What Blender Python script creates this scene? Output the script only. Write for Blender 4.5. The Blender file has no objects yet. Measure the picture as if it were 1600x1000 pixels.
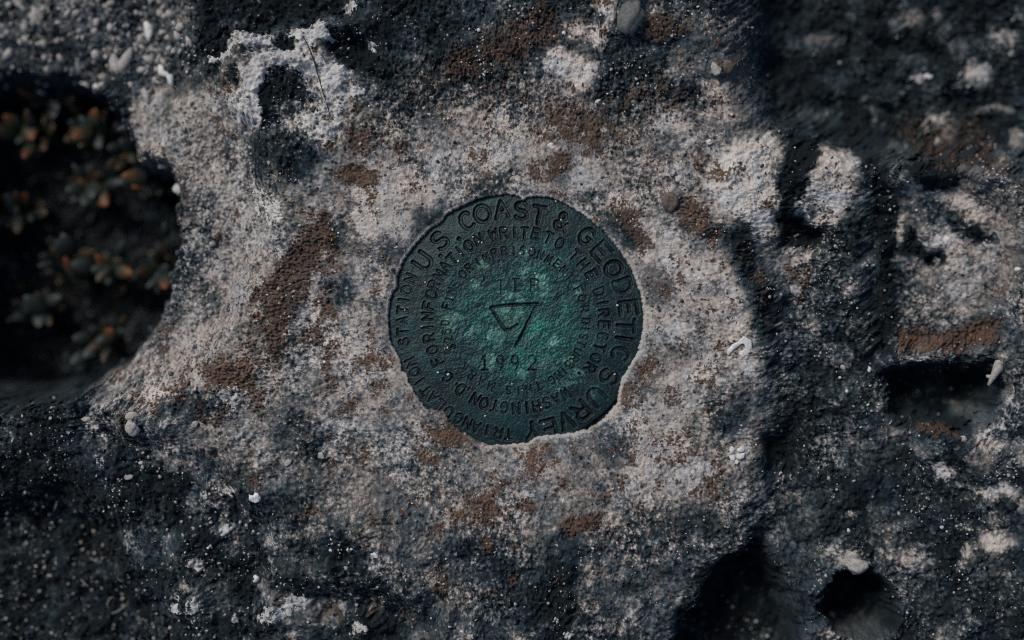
import bpy, math, random
import numpy as np
from mathutils import Vector, Matrix, Euler

random.seed(7)
S = bpy.context.scene
COL = S.collection
K = 0.000225                       # metres per layout unit (a marker is about 9 cm across)
FOC = 0.55                         # camera height above the marker, metres
FU = FOC / K

# ------------------------------------------------------------------ camera, sky, sun, exposure
cam_d = bpy.data.cameras.new('camera')
cam = bpy.data.objects.new('camera', cam_d); COL.objects.link(cam)
cam.location = (0, 0, FOC)
cam_d.sensor_width = 36; cam_d.lens = 55
cam_d.clip_start = 0.01; cam_d.clip_end = 100
cam_d.dof.use_dof = True
cam_d.dof.focus_distance = FOC + 0.001
cam_d.dof.aperture_fstop = 1.8
cam_d.dof.aperture_blades = 9
S.camera = cam

SUN_EL, SUN_AZ = math.radians(47), math.radians(-42)     # from the upper left of the picture
w = bpy.data.worlds.new('World'); S.world = w; w.use_nodes = True
nt = w.node_tree; bg = nt.nodes['Background']
sky = nt.nodes.new('ShaderNodeTexSky'); sky.sky_type = 'NISHITA'; sky.sun_disc = False
sky.sun_elevation = SUN_EL; sky.sun_rotation = SUN_AZ
nt.links.new(sky.outputs[0], bg.inputs[0]); bg.inputs[1].default_value = 0.075
sun_d = bpy.data.lights.new('sun', 'SUN'); sun_d.energy = 2.65; sun_d.angle = math.radians(21)
sun_d.color = (1.0, 0.935, 0.865)
sun = bpy.data.objects.new('sun', sun_d); COL.objects.link(sun)
sd = Vector((math.sin(SUN_AZ)*math.cos(SUN_EL), math.cos(SUN_AZ)*math.cos(SUN_EL), math.sin(SUN_EL)))
sun.rotation_euler = (-sd).to_track_quat('-Z', 'Y').to_euler()
S.view_settings.view_transform = 'Standard'; S.view_settings.look = 'None'
S.cycles.use_denoising = False; S.cycles.filter_width = 1.15
S.view_settings.exposure = 0.0; S.view_settings.gamma = 1.0

# ------------------------------------------------------------------ numpy noise
def _tab(seed):
    r = np.random.RandomState(seed)
    a = r.rand(256, 256).astype(np.float32) * 6.2831853
    return np.cos(a), np.sin(a)
_T = {}
def perlin(x, y, seed=0):
    if seed not in _T: _T[seed] = _tab(seed)
    gx, gy = _T[seed]
    xf = np.floor(x); yf = np.floor(y)
    xi = xf.astype(np.int32) & 255; yi = yf.astype(np.int32) & 255
    fx = (x - xf).astype(np.float32); fy = (y - yf).astype(np.float32)
    xj = (xi + 1) & 255; yj = (yi + 1) & 255
    u = fx*fx*fx*(fx*(fx*6-15)+10); v = fy*fy*fy*(fy*(fy*6-15)+10)
    a = gx[xi, yi]*fx + gy[xi, yi]*fy
    b = gx[xj, yi]*(fx-1) + gy[xj, yi]*fy
    c = gx[xi, yj]*fx + gy[xi, yj]*(fy-1)
    d = gx[xj, yj]*(fx-1) + gy[xj, yj]*(fy-1)
    p = a + u*(b-a); q = c + u*(d-c)
    return (p + v*(q-p)) * 1.5
def fbm(x, y, wl, octv=4, seed=0, gain=0.5):
    s = 0; a = 1.0; n = 0
    for o in range(octv):
        s = s + a*perlin(x/wl + 17.3*o, y/wl + 5.7*o, seed+o); n += a*a
        a *= gain; wl *= 0.5
    return s / math.sqrt(n)
def worley(x, y, wl, seed=0):
    r = np.random.RandomState(seed)
    jx = r.rand(256, 256).astype(np.float32); jy = r.rand(256, 256).astype(np.float32)
    x = (x/wl).astype(np.float32); y = (y/wl).astype(np.float32)
    xi = np.floor(x).astype(np.int32); yi = np.floor(y).astype(np.int32)
    fx = x - xi; fy = y - yi
    best = np.full(x.shape, 9.0, np.float32)
    for i in (-1, 0, 1):
        for j in (-1, 0, 1):
            a = (xi+i) & 255; b = (yi+j) & 255
            d = (i + jx[a, b] - fx)**2 + (j + jy[a, b] - fy)**2
            np.minimum(best, d, out=best)
    return np.sqrt(best)
def sstep(a, b, x):
    t = np.clip((x-a)/(b-a), 0, 1); return t*t*(3-2*t)

# ------------------------------------------------------------------ layout fields: polygons on a coarse map
CX0, CY0, CST = -330.0, -280.0, 2.0
CNX, CNY = 1131, 781
cgx, cgy = np.meshgrid(CX0 + CST*np.arange(CNX), CY0 + CST*np.arange(CNY))
cgx = cgx.astype(np.float32); cgy = cgy.astype(np.float32)
def sdf(poly, X, Y):
    d = np.full(X.shape, 1e9, np.float32); ins = np.zeros(X.shape, bool)
    n = len(poly)
    for i in range(n):
        ax, ay = poly[i]; bx, by = poly[(i+1) % n]
        ex, ey = bx-ax, by-ay; L = ex*ex+ey*ey+1e-9
        t = np.clip(((X-ax)*ex+(Y-ay)*ey)/L, 0, 1)
        d = np.minimum(d, (X-ax-t*ex)**2 + (Y-ay-t*ey)**2)
        if ay != by:
            c = ((ay > Y) != (by > Y)) & (X < ex*(Y-ay)/(by-ay)+ax)
            ins ^= c
    d = np.sqrt(d)
    return np.where(ins, d, -d)          # positive inside
def deep(poly, z):
    f = (FU - z)/FU
    return [(800+(x-800)*f, 500+(y-500)*f) for x, y in poly]
def ell(cx, cy, rx, ry, rot=0, n=18):
    c, s = math.cos(math.radians(rot)), math.sin(math.radians(rot))
    return [(cx + rx*math.cos(t)*c - ry*math.sin(t)*s, cy + rx*math.cos(t)*s + ry*math.sin(t)*c)
            for t in [2*math.pi*i/n for i in range(n)]]
def patch(F, poly, val, soft, z=0, mode='lerp'):
    if z: poly = deep(poly, z)
    xs = [p[0] for p in poly]; ys = [p[1] for p in poly]
    i0 = max(0, int((min(xs)-soft-CX0)/CST)-1); i1 = min(CNX, int((max(xs)+soft-CX0)/CST)+2)
    j0 = max(0, int((min(ys)-soft-CY0)/CST)-1); j1 = min(CNY, int((max(ys)+soft-CY0)/CST)+2)
    if i1 <= i0 or j1 <= j0: return
    m = sstep(-soft, soft, sdf(poly, cgx[j0:j1, i0:i1], cgy[j0:j1, i0:i1]))
    f = F[j0:j1, i0:i1]
    if mode == 'lerp': f += (val - f)*m
    elif mode == 'max': np.maximum(f, val*m, out=f)
    else: f += val*m
def sample(F, X, Y):
    u = np.clip((X-CX0)/CST, 0, CNX-1.001); v = np.clip((Y-CY0)/CST, 0, CNY-1.001)
    i = u.astype(np.int32); j = v.astype(np.int32); u = u-i; v = v-j
    return (F[j, i]*(1-u)+F[j, i+1]*u)*(1-v) + (F[j+1, i]*(1-u)+F[j+1, i+1]*u)*v

# visible outline of the bronze disk where mortar laps its rim
OUT = [(480,52),(520,58),(540,76),(556,64),(580,60),(640,65),(700,95),(760,130),(830,190),(880,250),(925,320),(955,400),(968,470),
       (966,540),(945,620),(915,665),(887,715),(878,760),(875,795),(830,850),(770,890),(690,905),(640,908),(590,912),
       (560,935),(480,943),(420,945),(370,925),(320,895),(277,860),(270,835),(255,822),(200,815),(170,780),(135,725),
       (125,690),(108,680),(105,640),(85,605),(70,580),(62,520),(62,450),(75,400),(90,385),(95,340),(110,300),(130,265),
       (180,205),(215,172),(255,150),(265,125),(310,100),(370,72),(420,60)]
OUT = [(580+x/2.2733, 280+y/2.2733) for x, y in OUT]

# ---- height layout (layout units)
H = np.zeros_like(cgx)
def h(poly, val, soft, z=0): patch(H, poly, val, soft, z)
h([(-900,-900),(300,-900),(315,0),(332,110),(385,205),(398,330),(370,450),(262,600),(130,650),(-900,660)], -62, 45)
h([(-900,-900),(245,-900),(262,90),(275,140),(215,165),(120,135),(-900,125)], -120, 36, -60)
h([(-900,-900),(40,-900),(70,40),(165,115),(150,140),(-900,130)], -150, 14, -100)
h([(-900,900),(0,630),(130,612),(200,690),(330,720),(420,820),(430,1300),(-900,1300)], -34, 30)
h([(-110,112),(60,110),(120,123),(182,150),(188,245),(240,262),(252,300),(252,385),(230,485),(172,555),(110,607),(0,628),(-110,600),(-130,350)], -315, 24, -12)  # unseen left wall added to close the hollow and shade its floor
h([(-110,810),(90,765),(172,830),(182,905),(236,950),(250,1000),(260,1120),(-90,1120)], -125, 50, -50)  # also closed on the left out of view, for shade
h([(430,920),(560,930),(680,960),(700,1300),(400,1300)], -40, 22)
h([(1195,-900),(2500,-900),(2500,270),(1385,245),(1300,212),(1235,185),(1185,110)], -150, 70)
h([(1205,-900),(1380,-900),(1350,60),(1300,60),(1240,50),(1205,20)], -165, 24, -80)
h([(1178,385),(1212,480),(1215,640),(1192,760),(1180,850),(1125,885),(1050,1000),(1000,1300),(2500,1300),(2500,300),(1300,250),(1250,340)], -30, 38)
h([(1390,300),(1470,262),(1570,300),(1600,400),(1575,520),(1500,548),(1415,535),(1395,430)], -64, 22)
h([(1378,280),(1396,310),(1388,420),(1402,540),(1375,560),(1362,400)], -62, 24)
h([(1388,588),(1440,575),(1548,570),(1566,610),(1545,645),(1500,664),(1405,656)], -130, 22, -40)
h([(1132,878),(1182,850),(1205,890),(1238,930),(1242,1010),(1230,1300),(1000,1300),(1057,1000)], -140, 20, -30)
h(ell(1343,945,58,47), -150, 12, -30)
h([(1196,690),(1240,682),(1243,728),(1202,745)], -52, 14, -20)
h(ell(1464,404,15,11), -85, 6, -50)
h([(1215,340),(1250,330),(1262,352),(1300,362),(1285,388),(1230,380)], -52, 13)
h([(300,-60),(548,-60),(545,18),(500,22),(470,38),(440,32),(400,45),(350,58),(312,66)], -55, 19)
h(ell(445,150,44,52,20), -8, 18)
h([(310,60),(345,45),(352,85),(318,95)], -26, 9)
h(ell(545,75,26,30,30), -20, 12)
h([(120,125),(255,100),(268,190),(205,250)], -95, 24, -60)
for cx, cy, r, dz in ((677,733,3.2,-13),(636,334,6,-8),(949,146,10,-9),(520,455,8,-8),(425,750,9,-6),(1126,367,20,-10),(1180,560,9,-6),
                      (968,40,7,-12),(975,60,9,-10),(533,455,6,-7),(514,470,5,-9),(500,950,20,-14),(680,945,18,-12),(895,965,12,-8),
                      (1330,330,5,-12),(1275,330,6,-14),(1300,350,6,-10),(845,955,14,-9),(1010,960,16,-10),(600,905,12,-8)):
    patch(H, ell(cx, cy, r, r*0.85), dz, max(2.5, r*0.45), 0, 'add')
for cx, cy, rx, ry, rot, dz in ((780,815,28,20,0,3),(763,850,12,13,0,4),(905,818,30,11,-12,5),(868,258,17,26,25,5),(980,350,34,24,45,4),
                      (1090,345,26,30,20,4),(450,450,40,45,0,5),(560,215,22,30,0,5),(1048,310,14,18,-20,8),(640,870,32,24,0,9),(655,905,22,18,0,8),
                      (550,825,34,22,20,6),(580,795,28,20,0,5),(700,690,18,16,0,5),(640,930,24,14,0,5),(1010,215,40,20,10,4),(390,160,26,30,0,10),
                      (480,85,38,26,0,9),(520,125,26,30,30,8),(500,190,34,24,-30,6),(380,60,30,16,20,8),(1310,270,34,46,0,12),(1150,290,40,60,0,7),
                      (880,100,26,20,0,7),(985,28,22,32,15,18),(945,40,14,36,0,7),(1030,50,24,18,0,6),(1125,105,16,12,0,8),(1300,850,60,20,0,6),(1480,700,40,30,0,14),
                      (1540,720,34,30,0,16),(1470,660,40,10,5,12),(450,960,60,34,-20,14),(560,980,30,24,0,12),(300,860,50,30,-20,14),(290,940,40,36,0,12),
                      (100,640,70,30,0,10),(60,690,50,26,0,9),(350,880,22,14,0,9),(230,600,60,24,-30,9),(205,655,22,20,0,12),(250,680,30,16,0,7),
                      (1430,130,24,16,0,20),(1470,195,22,28,0,22),(1530,110,26,22,0,18),(1420,20,34,20,0,18),(1500,30,30,16,0,16),(1550,180,40,14,40,15),(1450,270,40,30,0,14)):
    patch(H, ell(cx, cy, rx, ry, rot), dz, min(rx, ry)*0.55, 0, 'add')

# ---- how bare or crusted the stone is: 0 black crust, 1 clean pale stone; shade of holes and corners is painted in too
T = np.full_like(cgx, 0.42)
def t(val, soft, poly, z=0): patch(T, poly, val, soft, z)
t(.565, 45, [(380,230),(520,190),(700,150),(900,110),(1100,130),(1215,200),(1200,380),(1205,560),(1190,740),(1000,820),(800,850),(600,820),(420,720),(200,640),(150,590),(280,480),(400,330)])
t(.34, 34, [(540,-200),(1180,-300),(1200,150),(1060,130),(960,150),(930,60),(880,40),(800,130),(700,130),(600,180),(550,120)])
t(.22, 20, [(500,60),(560,0),(700,-20),(720,40),(640,90),(560,130)])
t(.30, 30, [(940,90),(1060,90),(1100,150),(1000,170),(930,150)])
t(.46, 30, [(1060,20),(1180,20),(1190,130),(1120,170),(1060,110)])
t(.36, 26, [(390,765),(480,830),(560,850),(620,870),(720,840),(880,850),(1000,830),(1190,770),(1170,870),(1050,1000),(900,1300),(300,1300),(330,850)])
t(.27, 22, [(440,850),(560,840),(600,930),(540,980),(440,940)])
t(.24, 22, [(830,890),(920,880),(900,980),(830,980)])
t(.28, 24, [(880,835),(930,825),(950,870),(890,880)])
t(.50, 20, [(520,770),(640,760),(680,840),(660,900),(600,900),(560,840)])
t(.46, 16, [(640,890),(700,910),(690,950),(620,960)])
t(.40, 24, [(930,850),(1080,830),(1150,860),(1080,960),(960,980)])
t(.68, 24, [(700,205),(770,170),(830,180),(830,240),(800,290),(740,285),(690,250)])
t(.72, 16, [(535,320),(600,275),(650,265),(690,300),(660,350),(625,390),(580,385),(555,350)])
t(.84, 10, [(850,82),(875,70),(905,85),(935,100),(910,135),(870,120),(850,110)])
t(.82, 8, [(930,0),(960,0),(955,40),(935,75),(925,60),(940,35)])
t(.70, 10, [(885,40),(920,35),(920,55),(895,55)])
t(.68, 22, [(870,265),(930,245),(955,285),(1000,305),(1020,340),(1080,385),(1150,400),(1185,480),(1190,600),(1110,580),(1020,500),(1005,420),(985,370),(960,330),(900,300)])
t(.72, 16, [(1000,165),(1060,170),(1075,200),(1010,210)])
t(.68, 16, [(1090,130),(1130,130),(1145,175),(1100,185)])
t(.80, 11, [(1115,240),(1150,225),(1200,200),(1225,208),(1218,240),(1208,250),(1212,300),(1225,315),(1212,370),(1190,388),(1170,360),(1130,330),(1100,290)])
t(.66, 18, [(960,640),(1030,590),(1100,560),(1180,600),(1190,690),(1090,770),(980,800),(930,740)])
t(.50, 22, [(1080,600),(1190,600),(1190,650),(1110,660)])
t(.32, 18, [(1110,630),(1190,640),(1150,690),(1110,680)])
t(.40, 16, [(930,690),(1000,670),(990,720),(960,750)])
t(.62, 22, [(450,450),(560,420),(600,470),(590,560),(650,650),(560,660),(470,590),(430,520)])
t(.52, 20, [(520,670),(620,690),(720,770),(600,780),(500,740)])
t(.38, 16, [(420,640),(490,650),(500,720),(430,720)])
t(.44, 14, [(500,440),(550,425),(560,470),(515,490)])
t(.40, 14, [(510,330),(550,330),(555,380),(510,390)])
t(.48, 12, [(550,375),(650,375),(640,410),(600,420),(560,400)])
t(.40, 14, [(640,330),(690,320),(690,350),(640,370)])
t(.47, 16, [(700,250),(790,260),(800,300),(740,310),(680,290)])
t(.34, 14, [(905,310),(945,290),(960,340),(1010,380),(980,390),(940,350)])
t(.50, 14, [(1000,400),(1045,420),(1050,480),(1010,470)])
# left: sandy slope, crusted rocks, hollow
t(.64, 16, [(170,592),(235,530),(285,490),(335,380),(310,300),(275,265),(215,250),(235,190),(270,150),(330,130),(385,230),(400,330),(440,380),(400,470),(330,560),(330,600),(270,650),(190,640)], -40)
t(.62, 16, [(200,150),(260,130),(240,200),(205,240),(190,220)], -60)
t(.42, 12, [(275,300),(330,300),(330,350),(300,430),(275,440),(270,380)], -50)
t(.45, 10, [(300,430),(340,440),(350,480),(320,500)], -30)
t(.45, 12, [(240,620),(330,600),(350,650),(270,680)], -30)
t(.86, 8, [(210,605),(270,598),(275,618),(225,625)], -30)
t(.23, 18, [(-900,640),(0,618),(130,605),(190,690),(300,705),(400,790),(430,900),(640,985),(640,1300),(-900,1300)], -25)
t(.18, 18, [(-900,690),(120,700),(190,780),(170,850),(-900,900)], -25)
t(.42, 14, [(270,770),(330,740),(370,760),(330,800),(290,830)])
t(.55, 12, [(240,690),(330,700),(300,750),(240,730)])
t(.48, 12, [(395,910),(480,930),(560,950),(500,1000),(430,990)])
t(.46, 10, [(330,830),(370,820),(375,870),(340,870)])
t(.36, 14, [(180,850),(270,830),(290,880),(200,890)])
t(.36, 14, [(250,920),(330,910),(370,960),(270,990)])
t(.34, 16, [(-900,-300),(300,-300),(300,100),(180,140),(-900,130)], -110)
t(.50, 14, [(60,-100),(150,-100),(150,60),(110,80),(80,40)], -110)
t(.26, 10, [(150,-100),(200,-100),(210,50),(180,80),(150,40)], -110)
t(.45, 12, [(200,0),(300,0),(300,80),(230,90)], -80)
t(.17, 8, [(-900,125),(60,112),(120,125),(184,152),(190,250),(246,268),(254,380),(232,488),(174,555),(112,605),(-900,630)], -18)  # hollow floor: dark soil, with the shade of the hollow painted in
t(.19, 18, [(-900,800),(100,765),(170,830),(182,920),(245,980),(240,1300),(-900,1300)], -60)  # shade of the lower left hollow painted into the tone
# upper left rock with pits
t(.56, 14, [(330,90),(400,80),(520,60),(560,120),(570,160),(520,220),(430,290),(385,230),(340,150)])
t(.17, 18, [(290,-100),(545,-100),(548,18),(500,22),(480,40),(430,36),(400,48),(350,60),(305,80)])
t(.10, 8, [(420,225),(440,212),(452,232),(430,250)])
t(.12, 6, [(352,110),(372,100),(380,118),(362,130)])
t(.25, 12, [(393,165),(410,115),(440,98),(475,100),(478,120),(488,150),(475,175),(440,200),(405,200)])
t(.10, 10, [(505,62),(555,35),(575,95),(545,112),(515,85)])
t(.10, 7, [(425,60),(460,58),(462,78),(440,82),(428,75)])
t(.30, 14, [(375,205),(480,205),(505,250),(430,300),(385,260)])
t(.10, 8, [(310,45),(345,45),(350,85),(318,100)])
# right side
t(.20, 40, [(1200,-300),(2500,-300),(2500,260),(1385,245),(1375,310),(1300,215),(1230,215),(1185,120)], -60)  # top right crust, darkened further as a painted corner vignette
t(.08, 9, [(1240,200),(1292,212),(1256,290),(1250,335),(1222,372),(1212,290),(1225,245)])
t(.20, 18, [(1130,372),(1165,350),(1200,430),(1228,520),(1215,600),(1196,560),(1165,450)])
t(.29, 40, [(1212,385),(1400,330),(1390,560),(1400,650),(2500,690),(2500,1300),(1050,1300),(1050,1000),(1130,880),(1180,850),(1200,700)], -20)
t(.33, 24, [(1260,430),(1380,440),(1390,640),(1280,560)], -20)
t(.78, 8, [(1290,218),(1320,228),(1352,222),(1345,270),(1330,322),(1300,358),(1270,345),(1240,342),(1248,300),(1265,262)])
t(.06, 6, [(1218,342),(1265,330),(1305,362),(1285,388),(1230,382)])
t(.58, 12, [(1216,398),(1290,386),(1290,420),(1260,455),(1255,480),(1225,450)])
t(.56, 8, [(1212,505),(1232,500),(1235,525),(1215,525)])
t(.07, 12, [(1360,250),(1400,300),(1405,420),(1400,560),(1370,540),(1380,380)], -40)
t(.60, 20, [(1420,372),(1480,355),(1500,300),(1570,330),(1590,380),(1570,470),(1510,500),(1440,480),(1430,420)], -60)
t(.70, 7, [(1395,275),(1415,290),(1440,300),(1500,290),(1545,330),(1530,345),(1470,310),(1420,305)], -60)
t(.70, 7, [(1402,340),(1420,335),(1420,365),(1405,385)], -60)
t(.55, 8, [(1388,400),(1450,395),(1445,420),(1395,420)], -60)
t(.10, 6, [(1410,262),(1495,245),(1495,285),(1450,298),(1418,290)], -60)
t(.10, 6, [(1420,350),(1450,370),(1440,400),(1405,395)], -60)
t(.08, 5, [(1445,398),(1480,392),(1482,415),(1450,415)], -60)
t(.12, 8, [(1480,330),(1520,345),(1560,385),(1530,380),(1480,350)], -60)
t(.30, 10, [(1400,500),(1560,495),(1560,540),(1480,552),(1400,548)], -50)
t(.17, 7, [(1380,572),(1440,562),(1555,557),(1572,610),(1556,655),(1500,672),(1396,664)], -40)  # cavity and the two holes below: their shade painted into the tone
t(.17, 6, [(1128,874),(1182,842),(1212,886),(1250,926),(1250,1300),(1045,1300),(1050,1000)], -30)
t(.17, 4, ell(1343,945,64,54), -30)
t(.40, 14, [(1210,820),(1320,840),(1300,900),(1270,990),(1240,940),(1220,880)], -20)
t(.38, 10, [(1290,980),(1400,985),(1420,1000),(1400,1040),(1290,1040)], -20)
t(.14, 10, [(1195,690),(1242,682),(1245,730),(1202,747)], -20)  # small recess, its shade painted into the tone
for cx, cy, rx, ry, v in ((1430,25,18,14,.5),(1470,15,10,12,.42),(1535,110,20,16,.62),(1475,195,22,26,.55),(1420,85,16,14,.35),(1445,120,13,4,.8),
        (1400,40,20,16,.4),(1500,70,22,12,.4),(1320,120,16,14,.34),(1290,60,26,12,.3),(1580,60,20,18,.4),(1400,230,18,12,.4),(1555,240,16,14,.42),(1300,180,16,12,.3),(1360,155,10,10,.35),(1370,175,8,16,.45),(1560,170,34,7,.5),(1590,215,14,16,.5),(1520,270,24,16,.55),(1340,15,8,7,.3),(1540,650,22,24,.45),(1590,620,12,30,.5),
        (1445,705,22,18,.5),(1530,715,26,14,.5),(1475,735,14,12,.8),(1565,770,26,14,.72),(1560,845,32,16,.72),(1432,875,24,12,.62),(1510,862,12,9,.75),(1595,790,8,10,.7),
        (1330,800,10,6,.55),(1325,870,16,14,.7),(1300,860,14,8,.5),(1305,885,12,6,.55),(1390,840,8,7,.6),(1300,962,8,12,.6),(1470,990,12,10,.6),(1228,765,9,9,.5),(1240,605,8,8,.4),
        (1470,740,12,14,.75),(1590,530,14,20,.45),(1500,880,14,8,.5),(1560,690,16,14,.5),(1590,700,12,20,.5),(1520,640,18,14,.45)):
    tr = cy < 260
    t(min(v+(.07 if tr else 0), .85), min(rx, ry)*.7, ell(cx, cy, rx*(1.1 if tr else 1), ry*(1.1 if tr else 1)), -120 if tr else -30)

# ---- white crust lichen
Wc = np.zeros_like(cgx)
def wl(val, soft, poly, z=0): patch(Wc, poly, val*1.1, soft+4, z, 'max')
wl(.8, 6, [(442,52),(466,36),(485,40),(490,25),(515,48),(518,62),(500,62),(488,58),(480,75),(462,90),(440,95),(415,104),(412,95),(435,78),(462,74),(464,58)])
wl(.8, 6, [(468,100),(490,85),(510,98),(540,108),(546,130),(526,145),(560,130),(570,144),(530,158),(510,185),(496,150),(475,135),(470,115)])
wl(.9, 6, [(396,92),(410,100),(412,130),(400,150),(416,168),(410,195),(395,200),(370,190),(348,168),(352,148),(380,140),(388,112)])
wl(.75, 6, [(455,190),(495,172),(512,160),(530,168),(508,190),(492,215),(470,205)])
wl(.6, 6, [(500,200),(535,180),(540,195),(520,220),(500,240)])
wl(.8, 6, [(355,42),(385,38),(398,50),(425,55),(426,72),(400,70),(384,92),(370,80),(345,92),(318,97),(322,84),(345,75)])
wl(.6, 6, [(530,0),(560,-10),(565,10),(545,25),(530,15)])
wl(.52, 14, [(330,100),(380,95),(400,75),(440,60),(500,40),(540,90),(570,140),(545,170),(520,220),(480,230),(490,180),(470,120),(430,110),(412,130),(410,200),(380,200),(345,165)])
wl(.5, 8, [(412,230),(445,225),(450,250),(425,255)])
wl(.6, 7, [(560,62),(585,60),(598,85),(570,85)])
wl(.45, 10, [(1130,240),(1210,210),(1210,300),(1190,380),(1130,320)])
wl(.35, 10, [(1440,400),(1570,330),(1560,470),(1480,490)], -60)
wl(.5, 8, [(360,260),(450,310),(440,370),(400,350)])
wl(.45, 8, [(330,600),(400,600),(390,640),(350,660)])
wl(.45, 8, [(300,565),(250,590),(330,560)])
for cx, cy, rx, ry, rot in ((445,68,19,9,0),(506,76,15,14,20),(443,150,36,40,20),(374,78,16,8,0),(338,66,14,16,0),(358,122,18,16,0),(425,240,34,20,-20),(547,75,26,28,0),(486,128,10,8,0),(500,150,7,10,0),(470,225,16,12,0)):
    patch(Wc, ell(cx, cy, rx, ry, rot), 0.0, 5)
for cx, cy, rx, ry, rot, v in ((440,955,50,18,-25,.55),(600,940,8,18,20,.5),(585,915,14,6,-50,.6),(560,990,20,16,0,.5),(295,955,16,20,0,.5),(270,945,12,22,10,.55),
        (310,780,14,8,-20,.5),(350,770,18,14,0,.55),(345,830,14,14,0,.5),(300,885,18,14,0,.5),(360,970,12,14,0,.5),(870,968,12,8,-20,.5),(890,990,14,8,0,.6),(915,950,10,8,0,.4),
        (100,650,26,10,0,.4),(60,620,24,8,0,.4),(80,700,20,12,0,.35),(150,720,20,20,0,.35),(35,700,20,14,0,.35)):
    wl(v, 6, ell(cx, cy, rx, ry, rot))

# ---- brown lichen and how rusty it is
Br = np.zeros_like(cgx); Ru = np.full_like(cgx, 0.25)
def b(val, rust, soft, poly, z=0):
    patch(Br, poly, val, soft*2.0+4, z, 'max'); patch(Ru, poly, rust, soft+6, z)
b(.85,.3,12,[(440,400),(480,350),(512,325),(522,365),(492,420),(472,480),(455,505),(412,505),(402,460)])
b(.7,.4,10,[(400,500),(460,490),(450,560),(420,560)])
b(.7,.3,10,[(540,200),(585,180),(592,225),(565,250),(538,240)])
b(.75,.8,7,[(515,262),(560,255),(600,268),(590,300),(560,292),(520,280)])
b(.85,.85,6,[(856,250),(880,230),(897,242),(885,275),(850,288)])
b(.6,.5,10,[(820,250),(860,235),(850,285),(810,290)])
b(.85,.15,8,[(945,330),(985,320),(1005,350),(1022,388),(1000,388),(960,348)])
b(.7,.8,5,[(985,320),(1000,335),(985,340)]); b(.7,.7,5,[(990,385),(1010,385),(1008,405),(996,402)])
b(.75,.4,8,[(1060,310),(1090,305),(1105,340),(1130,370),(1085,372),(1060,345)])
b(.75,.75,6,[(1110,365),(1130,360),(1122,388),(1098,388)])
b(.7,.6,6,[(1000,285),(1040,278),(1050,285),(1010,296)])
b(.66,.3,26,[(690,80),(800,20),(860,-20),(880,60),(830,100),(740,130),(640,150)])
b(.68,.35,18,[(780,20),(830,20),(830,80),(790,90)])
b(.7,.3,12,[(1000,20),(1075,28),(1092,50),(1040,68),(1005,60)])
b(.40,.25,40,[(570,60),(700,60),(900,120),(1130,60),(1180,160),(1000,260),(700,180),(600,200)])
b(.55,.2,26,[(920,150),(1000,110),(1090,130),(1050,175),(950,190)])
b(.66,.3,20,[(820,165),(900,150),(965,180),(940,250),(870,225)])
b(.5,.4,14,[(1000,240),(1080,232),(1070,268),(1010,275)])
b(.4,.4,12,[(1080,90),(1150,80),(1160,130),(1110,140)])
b(.55,.45,14,[(520,385),(600,380),(610,420),(560,410)])
b(.6,.55,6,[(490,440),(525,440),(520,462),(500,465)])
b(.7,.8,9,[(305,572),(340,552),(400,560),(410,590),(350,620),(315,602)])
b(.55,.3,8,[(380,610),(412,612),(412,660),(385,655)])
b(.85,.4,6,[(690,660),(720,655),(730,690),(700,702),(680,682)]); b(.7,.8,7,[(645,700),(690,698),(690,728),(658,735)])
b(.6,.7,8,[(565,590),(610,588),(605,622),(580,612)]); b(.55,.5,8,[(568,500),(592,510),(592,570),(562,560)])
b(.7,.7,9,[(720,772),(770,762),(792,800),(760,830),(730,815)]); b(.9,.85,4,[(750,840),(770,835),(775,860),(755,866)])
b(.65,.8,10,[(800,700),(850,698),(862,740),(820,762)]); b(.92,.5,5,[(870,818),(895,805),(940,800),(938,818),(892,836)])
b(.75,.8,5,[(815,770),(840,775),(835,802),(812,806)]); b(.7,.8,6,[(935,770),(960,770),(955,785),(930,785)])
b(.6,.5,8,[(945,600),(990,590),(1000,620),(960,625)]); b(.55,.5,10,[(1030,598),(1072,600),(1075,640),(1030,640)])
b(.7,.8,6,[(990,562),(1025,555),(1028,590),(992,590)]); b(.6,.3,14,[(920,700),(1000,675),(990,705),(930,722)])
b(.5,.6,10,[(1080,510),(1110,510),(1100,530),(1080,525)]); b(.5,.3,10,[(1170,520),(1190,515),(1185,535),(1170,535)])
b(.6,.8,6,[(988,790),(1002,775),(1008,800),(996,806)])
b(.75,.65,12,[(1395,510),(1470,515),(1570,490),(1560,540),(1480,556),(1400,552)],-50)
b(.9,.8,5,[(1430,662),(1490,667),(1497,682),(1442,676)],-30)
b(.5,.2,14,[(1140,375),(1170,380),(1215,460),(1210,540),(1180,480)])
b(.55,.5,8,[(1030,430),(1052,440),(1052,480),(1028,478)])
b(.30,.2,30,[(-60,130),(180,160),(260,280),(260,480),(150,570),(-60,600)],-200)
b(.5,.1,18,[(1400,180),(1560,150),(1600,300),(1500,290),(1420,260)],-70)
b(.5,.5,8,[(1375,440),(1385,430),(1388,500),(1378,500)],-30)
b(.6,.6,6,[(1540,450),(1575,440),(1575,470),(1550,475)],-50)
b(.5,.5,12,[(560,940),(610,950),(600,975),(560,965)]); b(.4,.3,10,[(715,900),(770,910),(770,950),(720,940)])
for cx, cy, r in ((745,765,8),(776,798,10),(796,806,8),(815,790,9),(712,806,7),(735,800,10),(880,760,9),(955,830,8),(940,855,8),(800,850,6),(700,770,7),(670,780,5),
                  (760,690,5),(845,670,8),(850,700,10),(870,720,9),(900,700,9),(560,560,8),(430,575,9),(345,640,7),(640,620,9),(600,640,7),(1010,600,7),(1100,640,8),(925,770,7),
                  (800,910,10),(770,925,8),(1060,750,8),(1140,770,6),(870,905,8)):
    b(.75, .75, 4, ell(cx, cy, r, r*.8, cx))

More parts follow.
